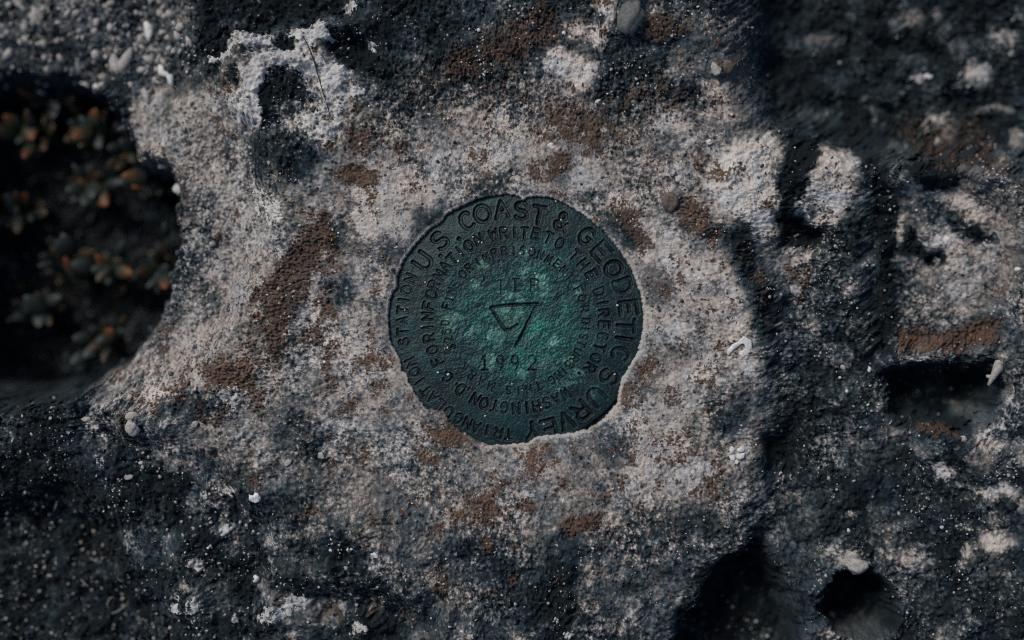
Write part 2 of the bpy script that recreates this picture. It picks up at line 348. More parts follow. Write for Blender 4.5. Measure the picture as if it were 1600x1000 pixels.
# ------------------------------------------------------------------ the rock: one fine height field
def axis(lo, hi, f0, f1, flo, fhi):
    a = []
    x = lo
    while x < hi:
        a.append(x)
        if x < f0 - 20 or x > f1 + 20: x += 7.0
        elif flo <= x <= fhi: x += 0.95
        else: x += 1.5
    return np.array(a, np.float32)
ax = axis(-320, 1925, -15, 1615, 594, 1018); ay = axis(-270, 1275, -15, 1015, 292, 708)
GX, GY = np.meshgrid(ax, ay)
h0 = sample(H, GX, GY)
OX, OY = GX, GY
GX = OX + .8*h0; GY = OY - .65*h0            # noise space follows the height too
mfo = fbm(OX, OY, 60, 5, 591, .6); mfo2 = fbm(OX, OY, 16, 3, 595, .6)
hf = fbm(GX, GY, 15, 4, 501, .88); mf = fbm(GX, GY, 75, 5, 511, .78); hf2 = fbm(GX, GY, 9, 3, 521, .9); mf2 = fbm(GX, GY, 40, 4, 531, .8)
wx = OX + 12*mf + 5*hf; wy = OY + 12*np.roll(mf, 211, 1) + 5*np.roll(hf, 97, 0)
wx2 = OX + 7*mf2 + 3.5*hf2; wy2 = OY + 7*np.roll(mf2, 151, 1) + 3.5*np.roll(hf2, 61, 0)
hz = sample(H, OX + 11*mfo + 4*mfo2, OY + 11*np.roll(mfo, 301, 1) + 4*np.roll(mfo2, 77, 0))
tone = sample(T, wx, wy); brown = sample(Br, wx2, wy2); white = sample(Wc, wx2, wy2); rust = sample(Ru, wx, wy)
n80 = fbm(GX, GY, 90, 3, 101); n24 = fbm(GX, GY, 26, 3, 111, .65); n8 = fbm(GX, GY, 8, 2, 121, .7); n3 = fbm(GX, GY, 4.2, 1, 131)
wo7 = worley(GX + 2.5*n8, GY + 2.5*np.roll(n8, 40, 1), 7.5, 5); wo16 = worley(GX + 5*n24, GY + 4*n8, 18.0, 6); wo4 = worley(GX + 1.2*n3, GY, 4.4, 8)
ridg = 1 - np.abs(fbm(GX, GY, 30, 4, 141, .6))
rough = np.clip(1.1 - tone, .3, 1)
area = fbm(GX, GY, 120, 3, 541)                      # where the surface is smooth mortar and where it is granular
granw = sstep(-.35, .85, area + 1.5*(.56-tone))
pit = sstep(.22, .04, worley(GX + 2*n8, GY, 15.0, 9)) * sstep(-.1, .5, n24)
gran = .5 - wo7
crag = sstep(.46, .16, sample(T, OX, OY))*sstep(210, 300, np.hypot(OX-806, OY-501))
wo60 = worley(GX + 8*n24, GY + 8*np.roll(n24, 50, 1), 62, 12); wo34 = worley(GX + 6*n24, GY + 6*np.roll(n24, 90, 1), 31, 13)
z = hz + 6.5*n80 + 16*(.5-wo60)*crag + 9*(.5-wo34)*(.30*sstep(.62, .45, tone)+.15+crag*.8) + 9*(np.abs(fbm(GX, GY, 95, 4, 145, .6))-.35)*crag
z += 6.2*n24*(.30+.85*rough) + 2.9*n8*(.26+.85*rough) + 1.0*n3*(.3+.8*rough)
z += 4.2*gran*(.12+granw)*(.4+rough) + 3.4*(.5-wo16)*rough + 2.0*(.5-wo4)*(.2+granw)*(.4+.7*rough)
z += 4.5*(ridg-.7)*np.clip(rough-.35, 0, 1) - 2.6*pit*(tone > .5)
amp = np.clip(.14 + .6*tone, .16, .42)/.42*(.55+.7*granw)
tone_n = tone + amp*(.19*mf + .20*hf*(.5+.7*granw) + .10*hf2*granw) + .30*amp*gran + .16*amp*(.5-wo4) - .26*pit*(tone > .5)
# dark crust sits in the low spots between grains, mid scale blotches
blotch = np.maximum(sstep(.25, .95, fbm(GX, GY, 34, 5, 551, .8) + .35*n80), sstep(.45, 1.0, fbm(GX, GY, 70, 6, 552, .8)))
tone_n = tone_n - .34*blotch*np.clip(tone, 0, .7)*(.5+.7*granw)
dk = sstep(.5, .3, tone)*sstep(.06, .17, tone)
tone_n = tone_n + dk*(.13*mf + .16*sstep(.1, 1.0, fbm(GX, GY, 48, 5, 563, .8)) - .02)
pale_b = np.maximum(sstep(.45, 1.05, fbm(GX, GY, 28, 5, 561, .85)), .8*sstep(.75, 1.15, fbm(GX, GY, 55, 6, 564, .78)))
tone_n = tone_n + .24*pale_b*np.clip(tone-.08, 0, .5)*1.6
# grain-top flecks in the dark crust
fleck = sstep(.26, .10, wo7 + .08*n3) * sstep(.15, .9, fbm(GX, GY, 24, 3, 151, .7)+.3*n80) * sstep(.62, .4, tone) * sstep(.03, .13, tone)
tone_n = tone_n + .42*fleck
fleck2 = sstep(.20, .08, wo4) * sstep(.35, .9, fbm(GX, GY, 40, 3, 152, .7)) * sstep(.03, .13, tone)
tone_n = tone_n + .22*fleck2
ghy, ghx = np.gradient(hz); steep = np.hypot(ghx/np.gradient(OX, axis=1), ghy/np.gradient(OY, axis=0))
tone_n = .49 + (tone_n-.49)*1.5
tone_n = tone + (tone_n-tone)*(1-.8*sstep(.9, 2.5, steep))
# lichens: threshold the hand laid cover against fine noise
nb = .5 + .30*fbm(GX, GY, 18, 5, 161, .92) + .40*(wo4-.42) + .24*(wo7-.42) + .12*mf2
stain = .9*sstep(-.1, .8, fbm(GX, GY, 60, 6, 571, .8))*sstep(.22, .42, tone)*sstep(900, 500, np.hypot(OX-780, OY-480))
brown = np.maximum(brown*1.15, (.16+.16*area)*sstep(.35, .6, tone) + .10*mf + .62*stain)
rust = np.clip(rust + .5*stain + .2*mf, 0, 1)
brown_m = sstep(-.12, .14, brown - np.clip(nb, .02, 1.2)) * (brown > .02) * np.clip(1.0 + .26*hf2 - .28*sstep(.38, .62, wo4), 0, 1)
nw = .5 + .24*fbm(GX, GY, 17, 5, 171, .85) + .1*mf2
white_m = sstep(-.09, .09, white - np.clip(nw, .04, .98)) * (white > .02)
z += 4.0*brown_m*(1.2-1.8*wo4) + 2.2*white_m
GX, GY = OX, OY
# around the disk: the mortar lip, the bed under the disk
sd_out = np.full(GX.shape, -400.0, np.float32)
near = (np.abs(GX-806) < 320) & (np.abs(GY-501) < 320)
jw = 1.6
sd_out[near] = sdf(OUT, GX[near] + jw*n8[near] + 1.0*n3[near], GY[near] + jw*np.roll(n8, 37, 1)[near] + 1.0*np.roll(n3, 29, 0)[near])
flat = sstep(-190, -20, sd_out)
z = z*(1-.55*flat) + flat*(1.5)
lip = sstep(0, -14, sd_out)                           # 0 at the rim, 1 further out
z = np.where(sd_out > -14, z*(.45+.55*lip) - 2.6*(1-lip), z)
wall = sstep(-1.6, 1.2, sd_out)
z = z*(1-wall) + wall*(-17)
rim_lit = sstep(-8, -1.5, sd_out) * sstep(-.25, .6, fbm(GX, GY, 60, 2, 181) + .2 + .5*sstep(40, 160, (GX-806)*.8+(GY-501)*.6))  # lit rim painted as paler tone, strongest toward the lower right
tone_n = tone_n + (.84-tone_n)*.9*rim_lit
brown_m = brown_m*(1-.8*rim_lit)
tone_n = np.clip(tone_n, 0, 1)

def mesh_obj(name, V, F, mat, parent=None, smooth=True):
    me = bpy.data.meshes.new(name)
    F = np.asarray(F, np.int32); k = F.shape[1]
    me.vertices.add(len(V)); me.vertices.foreach_set('co', np.asarray(V, np.float32).ravel())
    me.loops.add(F.size); me.loops.foreach_set('vertex_index', F.ravel())
    me.polygons.add(len(F)); me.polygons.foreach_set('loop_start', np.arange(0, F.size, k, dtype=np.int32))
    if smooth: me.polygons.foreach_set('use_smooth', np.ones(len(F), bool))
    me.update(calc_edges=True)
    if mat: me.materials.append(mat)
    o = bpy.data.objects.new(name, me); COL.objects.link(o)
    if parent: o.parent = parent
    return o
def color_attr(me, name, arr):
    a = me.attributes.new(name, 'FLOAT_COLOR', 'POINT')
    a.data.foreach_set('color', np.ascontiguousarray(arr, np.float32).ravel())

# ------------------------------------------------------------------ node helpers
class N:
    def __init__(s, name):
        s.m = bpy.data.materials.new(name); s.m.use_nodes = True
        s.t = s.m.node_tree; s.b = s.t.nodes['Principled BSDF']
        s.co = s.t.nodes.new('ShaderNodeTexCoord').outputs['Object']
    def n(s, k, **kw):
        x = s.t.nodes.new(k)
        for a, v in kw.items(): setattr(x, a, v)
        return x
    def put(s, sock, v):
        if isinstance(v, bpy.types.NodeSocket): s.t.links.new(v, sock)
        else: sock.default_value = v
    def math(s, op, a, c=0.0, d=None):
        x = s.n('ShaderNodeMath', operation=op); s.put(x.inputs[0], a); s.put(x.inputs[1], c)
        if d is not None: s.put(x.inputs[2], d)
        return x.outputs[0]
    def noise(s, wl, detail=2, rough=.6, units=K, co=None):
        x = s.n('ShaderNodeTexNoise'); s.put(x.inputs['Vector'], co or s.co)
        x.inputs['Scale'].default_value = 1/(wl*units); x.inputs['Detail'].default_value = detail
        x.inputs['Roughness'].default_value = rough
        return x.outputs['Fac']
    def ramp(s, fac, stops):
        x = s.n('ShaderNodeValToRGB'); s.put(x.inputs[0], fac)
        e = x.color_ramp.elements
        while len(e) < len(stops): e.new(.5)
        for el, (p, c) in zip(e, stops): el.position = p; el.color = (*c, 1)
        return x.outputs[0]
    def step(s, a, b, v):
        x = s.n('ShaderNodeMapRange', interpolation_type='SMOOTHSTEP'); s.put(x.inputs[0], v)
        x.inputs[1].default_value = a; x.inputs[2].default_value = b
        return x.outputs[0]
    def mix(s, f, a, c):
        x = s.n('ShaderNodeMix', data_type='RGBA'); s.put(x.inputs[0], f)
        for sock, v in ((x.inputs[6], a), (x.inputs[7], c)):
            s.put(sock, v if isinstance(v, bpy.types.NodeSocket) else (*v, 1))
        return x.outputs[2]
    def attr(s, name):
        x = s.n('ShaderNodeAttribute', attribute_name=name); sp = s.n('ShaderNodeSeparateColor')
        s.t.links.new(x.outputs['Color'], sp.inputs[0])
        return sp.outputs[0], sp.outputs[1], sp.outputs[2], x.outputs['Alpha']
    def bump(s, hgt, dist, strength=1.0):
        x = s.n('ShaderNodeBump'); x.inputs['Strength'].default_value = strength; x.inputs['Distance'].default_value = dist
        s.put(x.inputs['Height'], hgt); s.t.links.new(x.outputs[0], s.b.inputs['Normal'])
    def done(s, col, rough=.9, spec=.2):
        s.put(s.b.inputs['Base Color'], col); s.put(s.b.inputs['Roughness'], rough)
        s.b.inputs['Specular IOR Level'].default_value = spec
        return s.m

# ---- rock material
m = N('weathered_limestone')
tn, br, wh, ru = m.attr('cover'); gw = m.attr('grain')[0]; gw = m.math('ADD', m.math('MULTIPLY', gw, .8), .22)
f1 = m.noise(3.2, 3, .65); f2 = m.noise(1.7, 2, .6); f3 = m.noise(70, 3)
tt = m.math('ADD', tn, m.math('MULTIPLY', m.math('MULTIPLY', m.math('SUBTRACT', f1, .5), 1.0), m.math('MULTIPLY', gw, m.step(-.05, .45, tn))))
tt = m.math('ADD', tt, m.math('MULTIPLY', m.math('MULTIPLY', m.math('SUBTRACT', f2, .5), .8), m.math('MULTIPLY', gw, m.step(-.05, .45, tn))))
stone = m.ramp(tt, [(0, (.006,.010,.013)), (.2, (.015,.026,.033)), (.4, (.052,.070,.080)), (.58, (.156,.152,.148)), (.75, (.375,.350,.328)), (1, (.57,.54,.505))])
warm = m.mix(m.step(.42, .62, f3), (1.0, .95, .90), (.95, .99, 1.03))
mul = m.n('ShaderNodeMix', data_type='RGBA', blend_type='MULTIPLY'); mul.inputs[0].default_value = 1
m.put(mul.inputs[6], stone); m.put(mul.inputs[7], warm); stone = mul.outputs[2]
bn = m.math('ADD', br, m.math('MULTIPLY', m.math('SUBTRACT', f1, .5), 1.3))
bcol = m.mix(ru, (.070,.050,.039), (.172,.096,.060))
bvar = m.mix(m.step(.40, .66, m.math('ADD', m.math('MULTIPLY', f2, .45), m.math('MULTIPLY', m.noise(6, 3), .55))), bcol, (.020,.016,.015))
c = m.mix(m.math('MULTIPLY', m.step(.35, .75, bn), .92), stone, bvar)
wn = m.math('ADD', wh, m.math('MULTIPLY', m.math('SUBTRACT', f1, .5), .9))
c = m.mix(m.math('MULTIPLY', m.step(.4, .7, wn), .9), c, m.mix(m.step(.35, .65, m.noise(14, 3)), (.40,.41,.41), (.62,.60,.57)))
m.bump(m.math('ADD', f1, m.math('MULTIPLY', f2, .6)), 2.2*K, .8)
ROCK = m.done(c, .92, .18)

ny, nx = GX.shape
idx = np.arange(ny*nx, dtype=np.int32).reshape(ny, nx)
q = np.stack([idx[:-1, :-1], idx[1:, :-1], idx[1:, 1:], idx[:-1, 1:]], -1).reshape(-1, 4)
keep = (sd_out[:-1, :-1] < 16).ravel()
V = np.stack([(GX-800)*K, (500-GY)*K, z*K], -1).reshape(-1, 3)
q = q[keep]
used = np.zeros(ny*nx, bool); used[q.ravel()] = True
remap = np.cumsum(used).astype(np.int32) - 1
rock = mesh_obj('rock_ground', V[used], remap[q], ROCK)
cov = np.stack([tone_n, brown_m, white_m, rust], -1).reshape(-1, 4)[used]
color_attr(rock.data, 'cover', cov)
color_attr(rock.data, 'grain', np.stack([granw, stain, granw, granw], -1).reshape(-1, 4)[used])
rock['kind'] = 'structure'

def surf(px, py):
    i = min(max(int(np.searchsorted(ax, px))-1, 0), nx-2); j = min(max(int(np.searchsorted(ay, py))-1, 0), ny-2)
    return float(z[j:j+2, i:i+2].mean())
def seat(px, py, lift=0.0, zfix=None):
    """world point on the rock that is seen at layout point (px, py)"""
    x, y = px, py
    for _ in range(6):
        zz = (surf(x, y) if zfix is None else zfix) + lift
        f = (FU - zz)/FU
        x, y = 800+(px-800)*f, 500+(py-500)*f
    return Vector(((x-800)*K, (500-y)*K, zz*K))

# ------------------------------------------------------------------ the bronze survey disk
G = {}
def arc(cx, cy, rx, ry, a0, a1, n=12):
    return [(cx+rx*math.cos(math.radians(a0+(a1-a0)*i/n)), cy+ry*math.sin(math.radians(a0+(a1-a0)*i/n))) for i in range(n+1)]
G['A'] = [[(0,0),(.5,1),(1,0)],[(.2,.36),(.8,.36)]]
G['B'] = [[(0,0),(0,1),(.5,1)]+arc(.55,.77,.38,.23,90,-90)+[(0,.54)],[(.5,.54)]+arc(.58,.27,.42,.27,90,-90)+[(0,0)]]
G['C'] = [arc(.55,.5,.5,.5,48,312,18)]
G['D'] = [[(0,0),(0,1),(.4,1)]+arc(.4,.5,.6,.5,90,-90,14)+[(0,0)]]
G['E'] = [[(1,1),(0,1),(0,0),(1,0)],[(0,.52),(.8,.52)]]
G['F'] = [[(1,1),(0,1),(0,0)],[(0,.52),(.8,.52)]]
G['G'] = [arc(.52,.5,.5,.5,48,330,18)+[(.98,.46),(.6,.46)]]
G['H'] = [[(0,0),(0,1)],[(1,0),(1,1)],[(0,.5),(1,.5)]]
G['I'] = [[(.5,0),(.5,1)]]
G['K'] = [[(0,0),(0,1)],[(1,1),(0,.42)],[(.32,.6),(1,0)]]
G['L'] = [[(0,1),(0,0),(1,0)]]
G['M'] = [[(0,0),(.08,1),(.5,.25),(.92,1),(1,0)]]
G['N'] = [[(0,0),(0,1),(1,0),(1,1)]]
G['O'] = [arc(.5,.5,.52,.5,0,360,22)]
G['P'] = [[(0,0),(0,1),(.55,1)]+arc(.58,.74,.4,.26,90,-90)+[(0,.48)]]
G['R'] = G['P'] + [[(.45,.48),(1,0)]]
G['S'] = [arc(.5,.76,.42,.24,25,270,12)+arc(.5,.26,.46,.26,90,-155,12)]
G['T'] = [[(0,1),(1,1)],[(.5,1),(.5,0)]]
G['U'] = [[(0,1),(0,.4)]+arc(.5,.4,.5,.4,180,360,12)+[(1,1)]]
G['V'] = [[(0,1),(.5,0),(1,1)]]
G['W'] = [[(0,1),(.22,0),(.5,.8),(.78,0),(1,1)]]
G['Y'] = [[(0,1),(.5,.48),(1,1)],[(.5,.48),(.5,0)]]
G['&'] = [[(1,0),(.22,.72)]+arc(.42,.8,.22,.2,200,-30,10)+[(.2,.4)]+arc(.4,.24,.36,.24,150,350,12)+[(.98,.46)]]
G['$'] = G['S'] + [[(.5,1.12),(.5,-.12)]]
G['.'] = [[(.5,.28),(.5,.32)]]
G[','] = [[(.5,.04),(.42,-.14)]]
G['0'] = [arc(.5,.5,.45,.5,0,360,20)]
G['1'] = [[(.2,.75),(.55,1),(.55,0)],[(.2,0),(.9,0)]]
G['2'] = [arc(.5,.7,.42,.3,160,-30,12)+[(.05,0),(.95,0)]]
G['5'] = [[(.9,1),(.15,1),(.1,.55)]+arc(.48,.32,.45,.33,125,-150,14)]
G['9'] = [arc(.5,.7,.38,.3,0,360,18),[(.88,.7),(.86,.4),(.6,0)]]
DCX, DCY, DR = 806.0, 501.0, 203.0
glyphs = []          # (char, angle, radius, height, width, depth, half stroke) or centre ones
def ring(text, a0, a1, r, hgt, wid, dep, hw):
    n = len(text)
    for i, ch in enumerate(text):
        if ch != ' ': glyphs.append((ch, a0 + (a1-a0)*(i/(n-1) if n > 1 else 0), r, hgt, wid*(.25 if ch in '.,' else .3 if ch == 'I' else 1.12 if ch in 'MWO' else 1), dep, hw))
for ch, a, r in (('U',-57,172),('.',-49.3,160),('S',-43,172),('.',-34.5,160),('C',-26.6,174),('O',-17,175),('A',-7.3,175),('S',3.3,172),('T',12.7,170),('&',25.2,171),('G',40,172),('E',51,173),
                 ('O',61.7,174),('D',72.5,176),('E',83.5,178),('T',92.7,173),('I',99.3,173),('C',107.2,172),('S',121,172),('U',133,173),('R',144,175),('V',153.2,176),('E',162.5,176),('Y',171,175)):
    ring(ch, a, a, r, 26.5, 20, 3.4, 2.95)
ring('TRIANGULATION STATION', 183.8, 291.3, 178, 15.5, 10.5, 2.4, 2.0)
for tx, a0, a1 in (('FOR',242.2,258.7),('INFORMATION',266,335.2),('WRITE',345.9,372.8),('TO',381.2,389.8),('THE',402.3,419),('DIRECTOR,',430.8,490),
                   ('WASHINGTON,',145.5,214.5),('D.',219.2,223),('C.',229.6,233.5)):
    ring(tx, a0, a1, 138.5, 16.5, 10, 2.7, 2.0)
for tx, a0, a1 in (('$250',247.3,267.5),('FINE',281.5,300.5),('OR',311.5,319),('IMPRISONMENT',327.5,411.6),('FOR',63.4,80.4),('DISTURBING',90.5,149),('THIS',160.6,185.7),('MARK',200.5,227.3)):
    ring(tx, a0, a1, 109.5, 12.8, 7.6, 1.9, 1.4)
sp = 0.85
ext = np.arange(-206, 206.01, sp, dtype=np.float32)
DX, DY = np.meshgrid(ext, ext)          # DY up
R_ = np.hypot(DX, DY)
gro = np.zeros_like(DX); dirt = np.zeros_like(DX); burr = np.zeros_like(DX); gid = np.full(DX.shape, -1, np.int16)
wearn = fbm(DX, DY, 34, 3, 201); dn8 = fbm(DX, DY, 7, 2, 211)
def polydist(lines, X, Y):
    d = np.full(X.shape, 1e9, np.float32)
    for ln in lines:
        for (x0, y0), (x1, y1) in zip(ln[:-1], ln[1:]):
            ex, ey = x1-x0, y1-y0; L = ex*ex+ey*ey+1e-9
            tt_ = np.clip(((X-x0)*ex+(Y-y0)*ey)/L, 0, 1)
            d = np.minimum(d, (X-x0-tt_*ex)**2+(Y-y0-tt_*ey)**2)
    return np.sqrt(d)
rg = random.Random(3)
names = []
def engrave(lines, hw, dep, name):
    xs = [p[0] for l in lines for p in l]; ys = [p[1] for l in lines for p in l]
    pad = hw*3+2
    i0 = max(0, int((min(xs)-pad+206)/sp)); i1 = min(len(ext), int((max(xs)+pad+206)/sp)+2)
    j0 = max(0, int((min(ys)-pad+206)/sp)); j1 = min(len(ext), int((max(ys)+pad+206)/sp)+2)
    s_ = np.s_[j0:j1, i0:i1]
    d = polydist(lines, DX[s_] + .5*dn8[s_], DY[s_] + .5*np.roll(dn8, 11, 0)[s_])
    wr = np.clip(.85 + .42*wearn[s_], .25, 1.2)
    prof = sstep(hw*1.25, hw*.45, d)*wr
    gro[s_] = np.maximum(gro[s_], prof*dep)
    dirt[s_] = np.maximum(dirt[s_], sstep(hw*1.15, hw*.5, d)*wr)
    burr[s_] = np.maximum(burr[s_], sstep(hw*2.4, hw*1.5, d)*sstep(hw*.9, hw*1.4, d)*wr*.45)
    g = gid[s_]; g[d < hw*1.3] = len(names); names.append(name)
for ch, a, r, hgt, wid, dep, hw in glyphs:
    a = math.radians(a + rg.uniform(-.5, .5)); r += rg.uniform(-.8, .8); rot = math.radians(rg.uniform(-3, 3))
    up = (math.sin(a), math.cos(a)); rt = (math.cos(a), -math.sin(a))
    L = []
    for ln in G[ch]:
        o_ = []
        for gx_, gy_ in ln:
            u = (gx_-.5)*wid; v = (gy_-.5)*hgt
            u, v = u*math.cos(rot)-v*math.sin(rot), u*math.sin(rot)+v*math.cos(rot)
            o_.append((rt[0]*u+up[0]*(r+v), rt[1]*u+up[1]*(r+v)))
        L.append(o_)
    nm = {'&':'ampersand', '$':'dollar_sign', '.':'full_stop', ',':'comma'}.get(ch, 'numeral' if ch.isdigit() else 'letter')
    engrave(L, hw, dep, nm)
def flatglyph(ch, px, py, hgt, wid, hw, dep, nm):
    cx, cy = px-DCX, DCY-py
    engrave([[(cx+(x-.5)*wid, cy+(y-.5)*hgt) for x, y in ln] for ln in G[ch]], hw, dep, nm)
flatglyph('T', 783, 449, 21, 9, 1.4, 1.4, 'letter'); flatglyph('I', 806, 446, 20, 12, 1.9, 2.4, 'letter'); flatglyph('P', 836, 446, 19, 12, 1.4, 1.6, 'letter')
engrave([[(801-DCX, DCY-436), (811.5-DCX, DCY-435.5)], [(802-DCX, DCY-456), (811-DCX, DCY-456)]], 1.1, 1.3, 'letter_serif')
for ch, px in (('1',757),('9',782),('9',805),('2',832)): flatglyph(ch, px, 567, 22, 13.5, 1.6, 2.4, 'numeral')
def P(pts): return [(x-DCX, DCY-y) for x, y in pts]
engrave([P([(767,481),(790,477),(840,475)]), P([(840,475),(822,510),(806,541)]), P([(768,482),(784,508),(790,516)]), P([(790,516),(800,514),(808,508)])], 2.7, 3.2, 'triangle_emblem')

pn = fbm(DX, DY, 60, 4, 221); pn2 = fbm(DX, DY, 16, 4, 231, .65); pn3 = fbm(DX, DY, 5, 3, 241)
rough_c = sstep(160, 60, R_)
dz = -1.0 - 8.5*(R_/200)**4 + 1.3*pn + 1.0*pn2*(.35+rough_c) + .40*pn3*(.5+.9*rough_c) + .38*fbm(DX, DY, 2.6, 1, 251)*(.5+.8*rough_c)
scr = np.abs(perlin((DX*.75+DY*.66)/3.0, (DX*.66-DY*.75)/26.0, 261))           # fine scratches across the face
dz -= .3*sstep(.10, .0, scr)*rough_c
dz -= 5*sstep(197, 204, R_)                                                     # rounded edge
dz = dz - gro*1.15 + burr*.9
patina = np.clip(.22 + .27*sstep(185, 40, R_) + .16*fbm(DX, DY, 18, 4, 232, .85) + .14*pn + .14*fbm(DX-60, DY+60, 120, 2, 271) + .20*sstep(120, 20, np.hypot(DX-75, DY+15)) - .05, 0, 1)
spot = np.zeros_like(DX)
for px, py, r in ((705,500,15),(865,537,11),(788,485,14),(812,490,10),(743,443,8),(755,415,7),(820,395,9),(797,463,8),(842,440,10),(850,450,12),(765,565,12),(775,525,14),
                  (817,580,8),(890,565,9),(900,585,11),(880,600,9),(815,470,7),(735,520,7),(870,410,9),(905,455,8),(820,425,9),(925,612,7)):
    spot = np.maximum(spot, sstep(r*1.1, r*.55, np.hypot(DX-(px-DCX), DY-(DCY-py)) + 9*pn2 + 7*fbm(DX, DY, 11, 4, 233, .8)))
spot = np.clip(spot*(.75+.35*pn3), 0, 1)
bare = sstep(.25, 1.0, fbm(DX+300, DY, 44, 4, 281, .65)) * sstep(150, 70, R_)
bare = np.maximum(bare, 1.1*burr)  # besides the rub, lit letter edges painted along the burr
m = N('verdigris_bronze')
pa, di, so, ba = m.attr('patina')
f1 = m.noise(4, 3, .65); f2 = m.noise(1.8, 2); f3 = m.noise(24, 4, .65)
pp = m.math('ADD', pa, m.math('MULTIPLY', m.math('SUBTRACT', f1, .5), .95))
pp = m.math('ADD', pp, m.math('MULTIPLY', m.math('SUBTRACT', f3, .5), .75))
c = m.ramp(pp, [(0, (.004,.014,.018)), (.25, (.006,.029,.033)), (.5, (.009,.056,.054)), (.75, (.012,.125,.094)), (1, (.04,.28,.20))])
c = m.mix(m.math('MULTIPLY', ba, m.step(.35, .65, f1)), c, (.085,.115,.108))
c = m.mix(m.math('MULTIPLY', so, m.step(.3, .62, m.math('ADD', m.math('MULTIPLY', f1, .6), m.math('MULTIPLY', f3, .4)))), c, m.mix(f2, (.04,.20,.15), (.20,.36,.295)))
c = m.mix(m.math('MULTIPLY', di, .93), c, (.004,.009,.011))
m.bump(m.math('ADD', f1, m.math('MULTIPLY', f2, .6)), 1.2*K, .75)
m.b.inputs['Metallic'].default_value = .30
BRONZE = m.done(c, m.math('ADD', .30, m.math('MULTIPLY', f1, .34)), .45)

marker = bpy.data.objects.new('survey_marker', None); COL.objects.link(marker)
marker.location = ((DCX-800)*K, (500-DCY)*K, -8*K)
marker.empty_display_size = .02
marker['label'] = 'round green bronze survey disk set in the rock, stamped with lettering'
marker['category'] = 'survey marker'
n_ = len(ext)
didx = np.arange(n_*n_, dtype=np.int32).reshape(n_, n_)
dq = np.stack([didx[:-1, :-1], didx[:-1, 1:], didx[1:, 1:], didx[1:, :-1]], -1).reshape(-1, 4)
cr = (R_[:-1, :-1]+R_[1:, 1:])/2
fg = np.maximum.reduce([gid[:-1, :-1], gid[1:, 1:], gid[:-1, 1:], gid[1:, :-1]]).ravel()
inside = (cr < DR).ravel()
DV = np.stack([DX*K, DY*K, (dz+8)*K], -1).reshape(-1, 3).astype(np.float32)
gyv, gxv = np.gradient(dz, sp)
DN = np.stack([-gxv, -gyv, np.ones_like(dz)], -1); DN /= np.linalg.norm(DN, axis=-1, keepdims=True); DN = DN.reshape(-1, 3)
PA = np.stack([patina, np.clip(dirt, 0, 1), spot, bare], -1).reshape(-1, 4)
def disk_part(name, faces, skirt=False):
    us = np.zeros(n_*n_, bool); us[faces.ravel()] = True
    rm = np.cumsum(us).astype(np.int32) - 1
    o = mesh_obj(name, DV[us], rm[faces], BRONZE, marker)
    color_attr(o.data, 'patina', PA[us])
    o.data.normals_split_custom_set_from_vertices([tuple(v) for v in DN[us].tolist()])
    return o
disk_part('disk_plate', dq[inside & (fg < 0)])
for i, nm in enumerate(names):
    f = dq[inside & (fg == i)]
    if len(f): disk_part(nm, f)
# cast edge below the face
th = np.linspace(0, 2*math.pi, 181)[:-1]
ev = np.array([[DR*math.cos(a)*K, DR*math.sin(a)*K, zz*K] for zz in (-2, -14) for a in th], np.float32)
ef = np.array([[i, 180+i, 180+(i+1) % 180, (i+1) % 180] for i in range(180)])
o = mesh_obj('disk_edge', ev, ef, BRONZE, marker)
color_attr(o.data, 'patina', np.tile([.2, .2, 0, 0], (360, 1)))
def disk_z(px, py):
    i = int((px-DCX+206)/sp); j = int((DCY-py+206)/sp)
    return float(dz[min(max(j, 0), n_-1), min(max(i, 0), n_-1)])

# ------------------------------------------------------------------ loose things
def plain(name, c0, c1, rough=.85, wl=5, bump=.8):
    m = N(name)
    a = m.noise(wl, 4, .65); q_ = m.noise(wl*.35, 2)
    c = m.mix(m.step(.3, .7, m.math('ADD', m.math('MULTIPLY', a, .7), m.math('MULTIPLY', q_, .3))), c0, c1)
    m.bump(a, 1.5*K, bump)
    return m.done(c, rough, .25)
WHITE = plain('bleached_white', (.42,.42,.41), (.74,.73,.70))
PALE = plain('pale_limestone', (.20,.19,.18), (.47,.44,.41))
GREY = plain('grey_stone', (.055,.065,.068), (.16,.165,.16))
DARKST = plain('dark_stone', (.02,.025,.03), (.07,.078,.085))
BROWNST = plain('brown_lichened_stone', (.05,.038,.030), (.19,.155,.13))
BLACKWOOD = plain('charred_wood', (.006,.007,.009), (.02,.021,.024))
STEMM = plain('dry_stem', (.015,.014,.013), (.035,.03,.026))

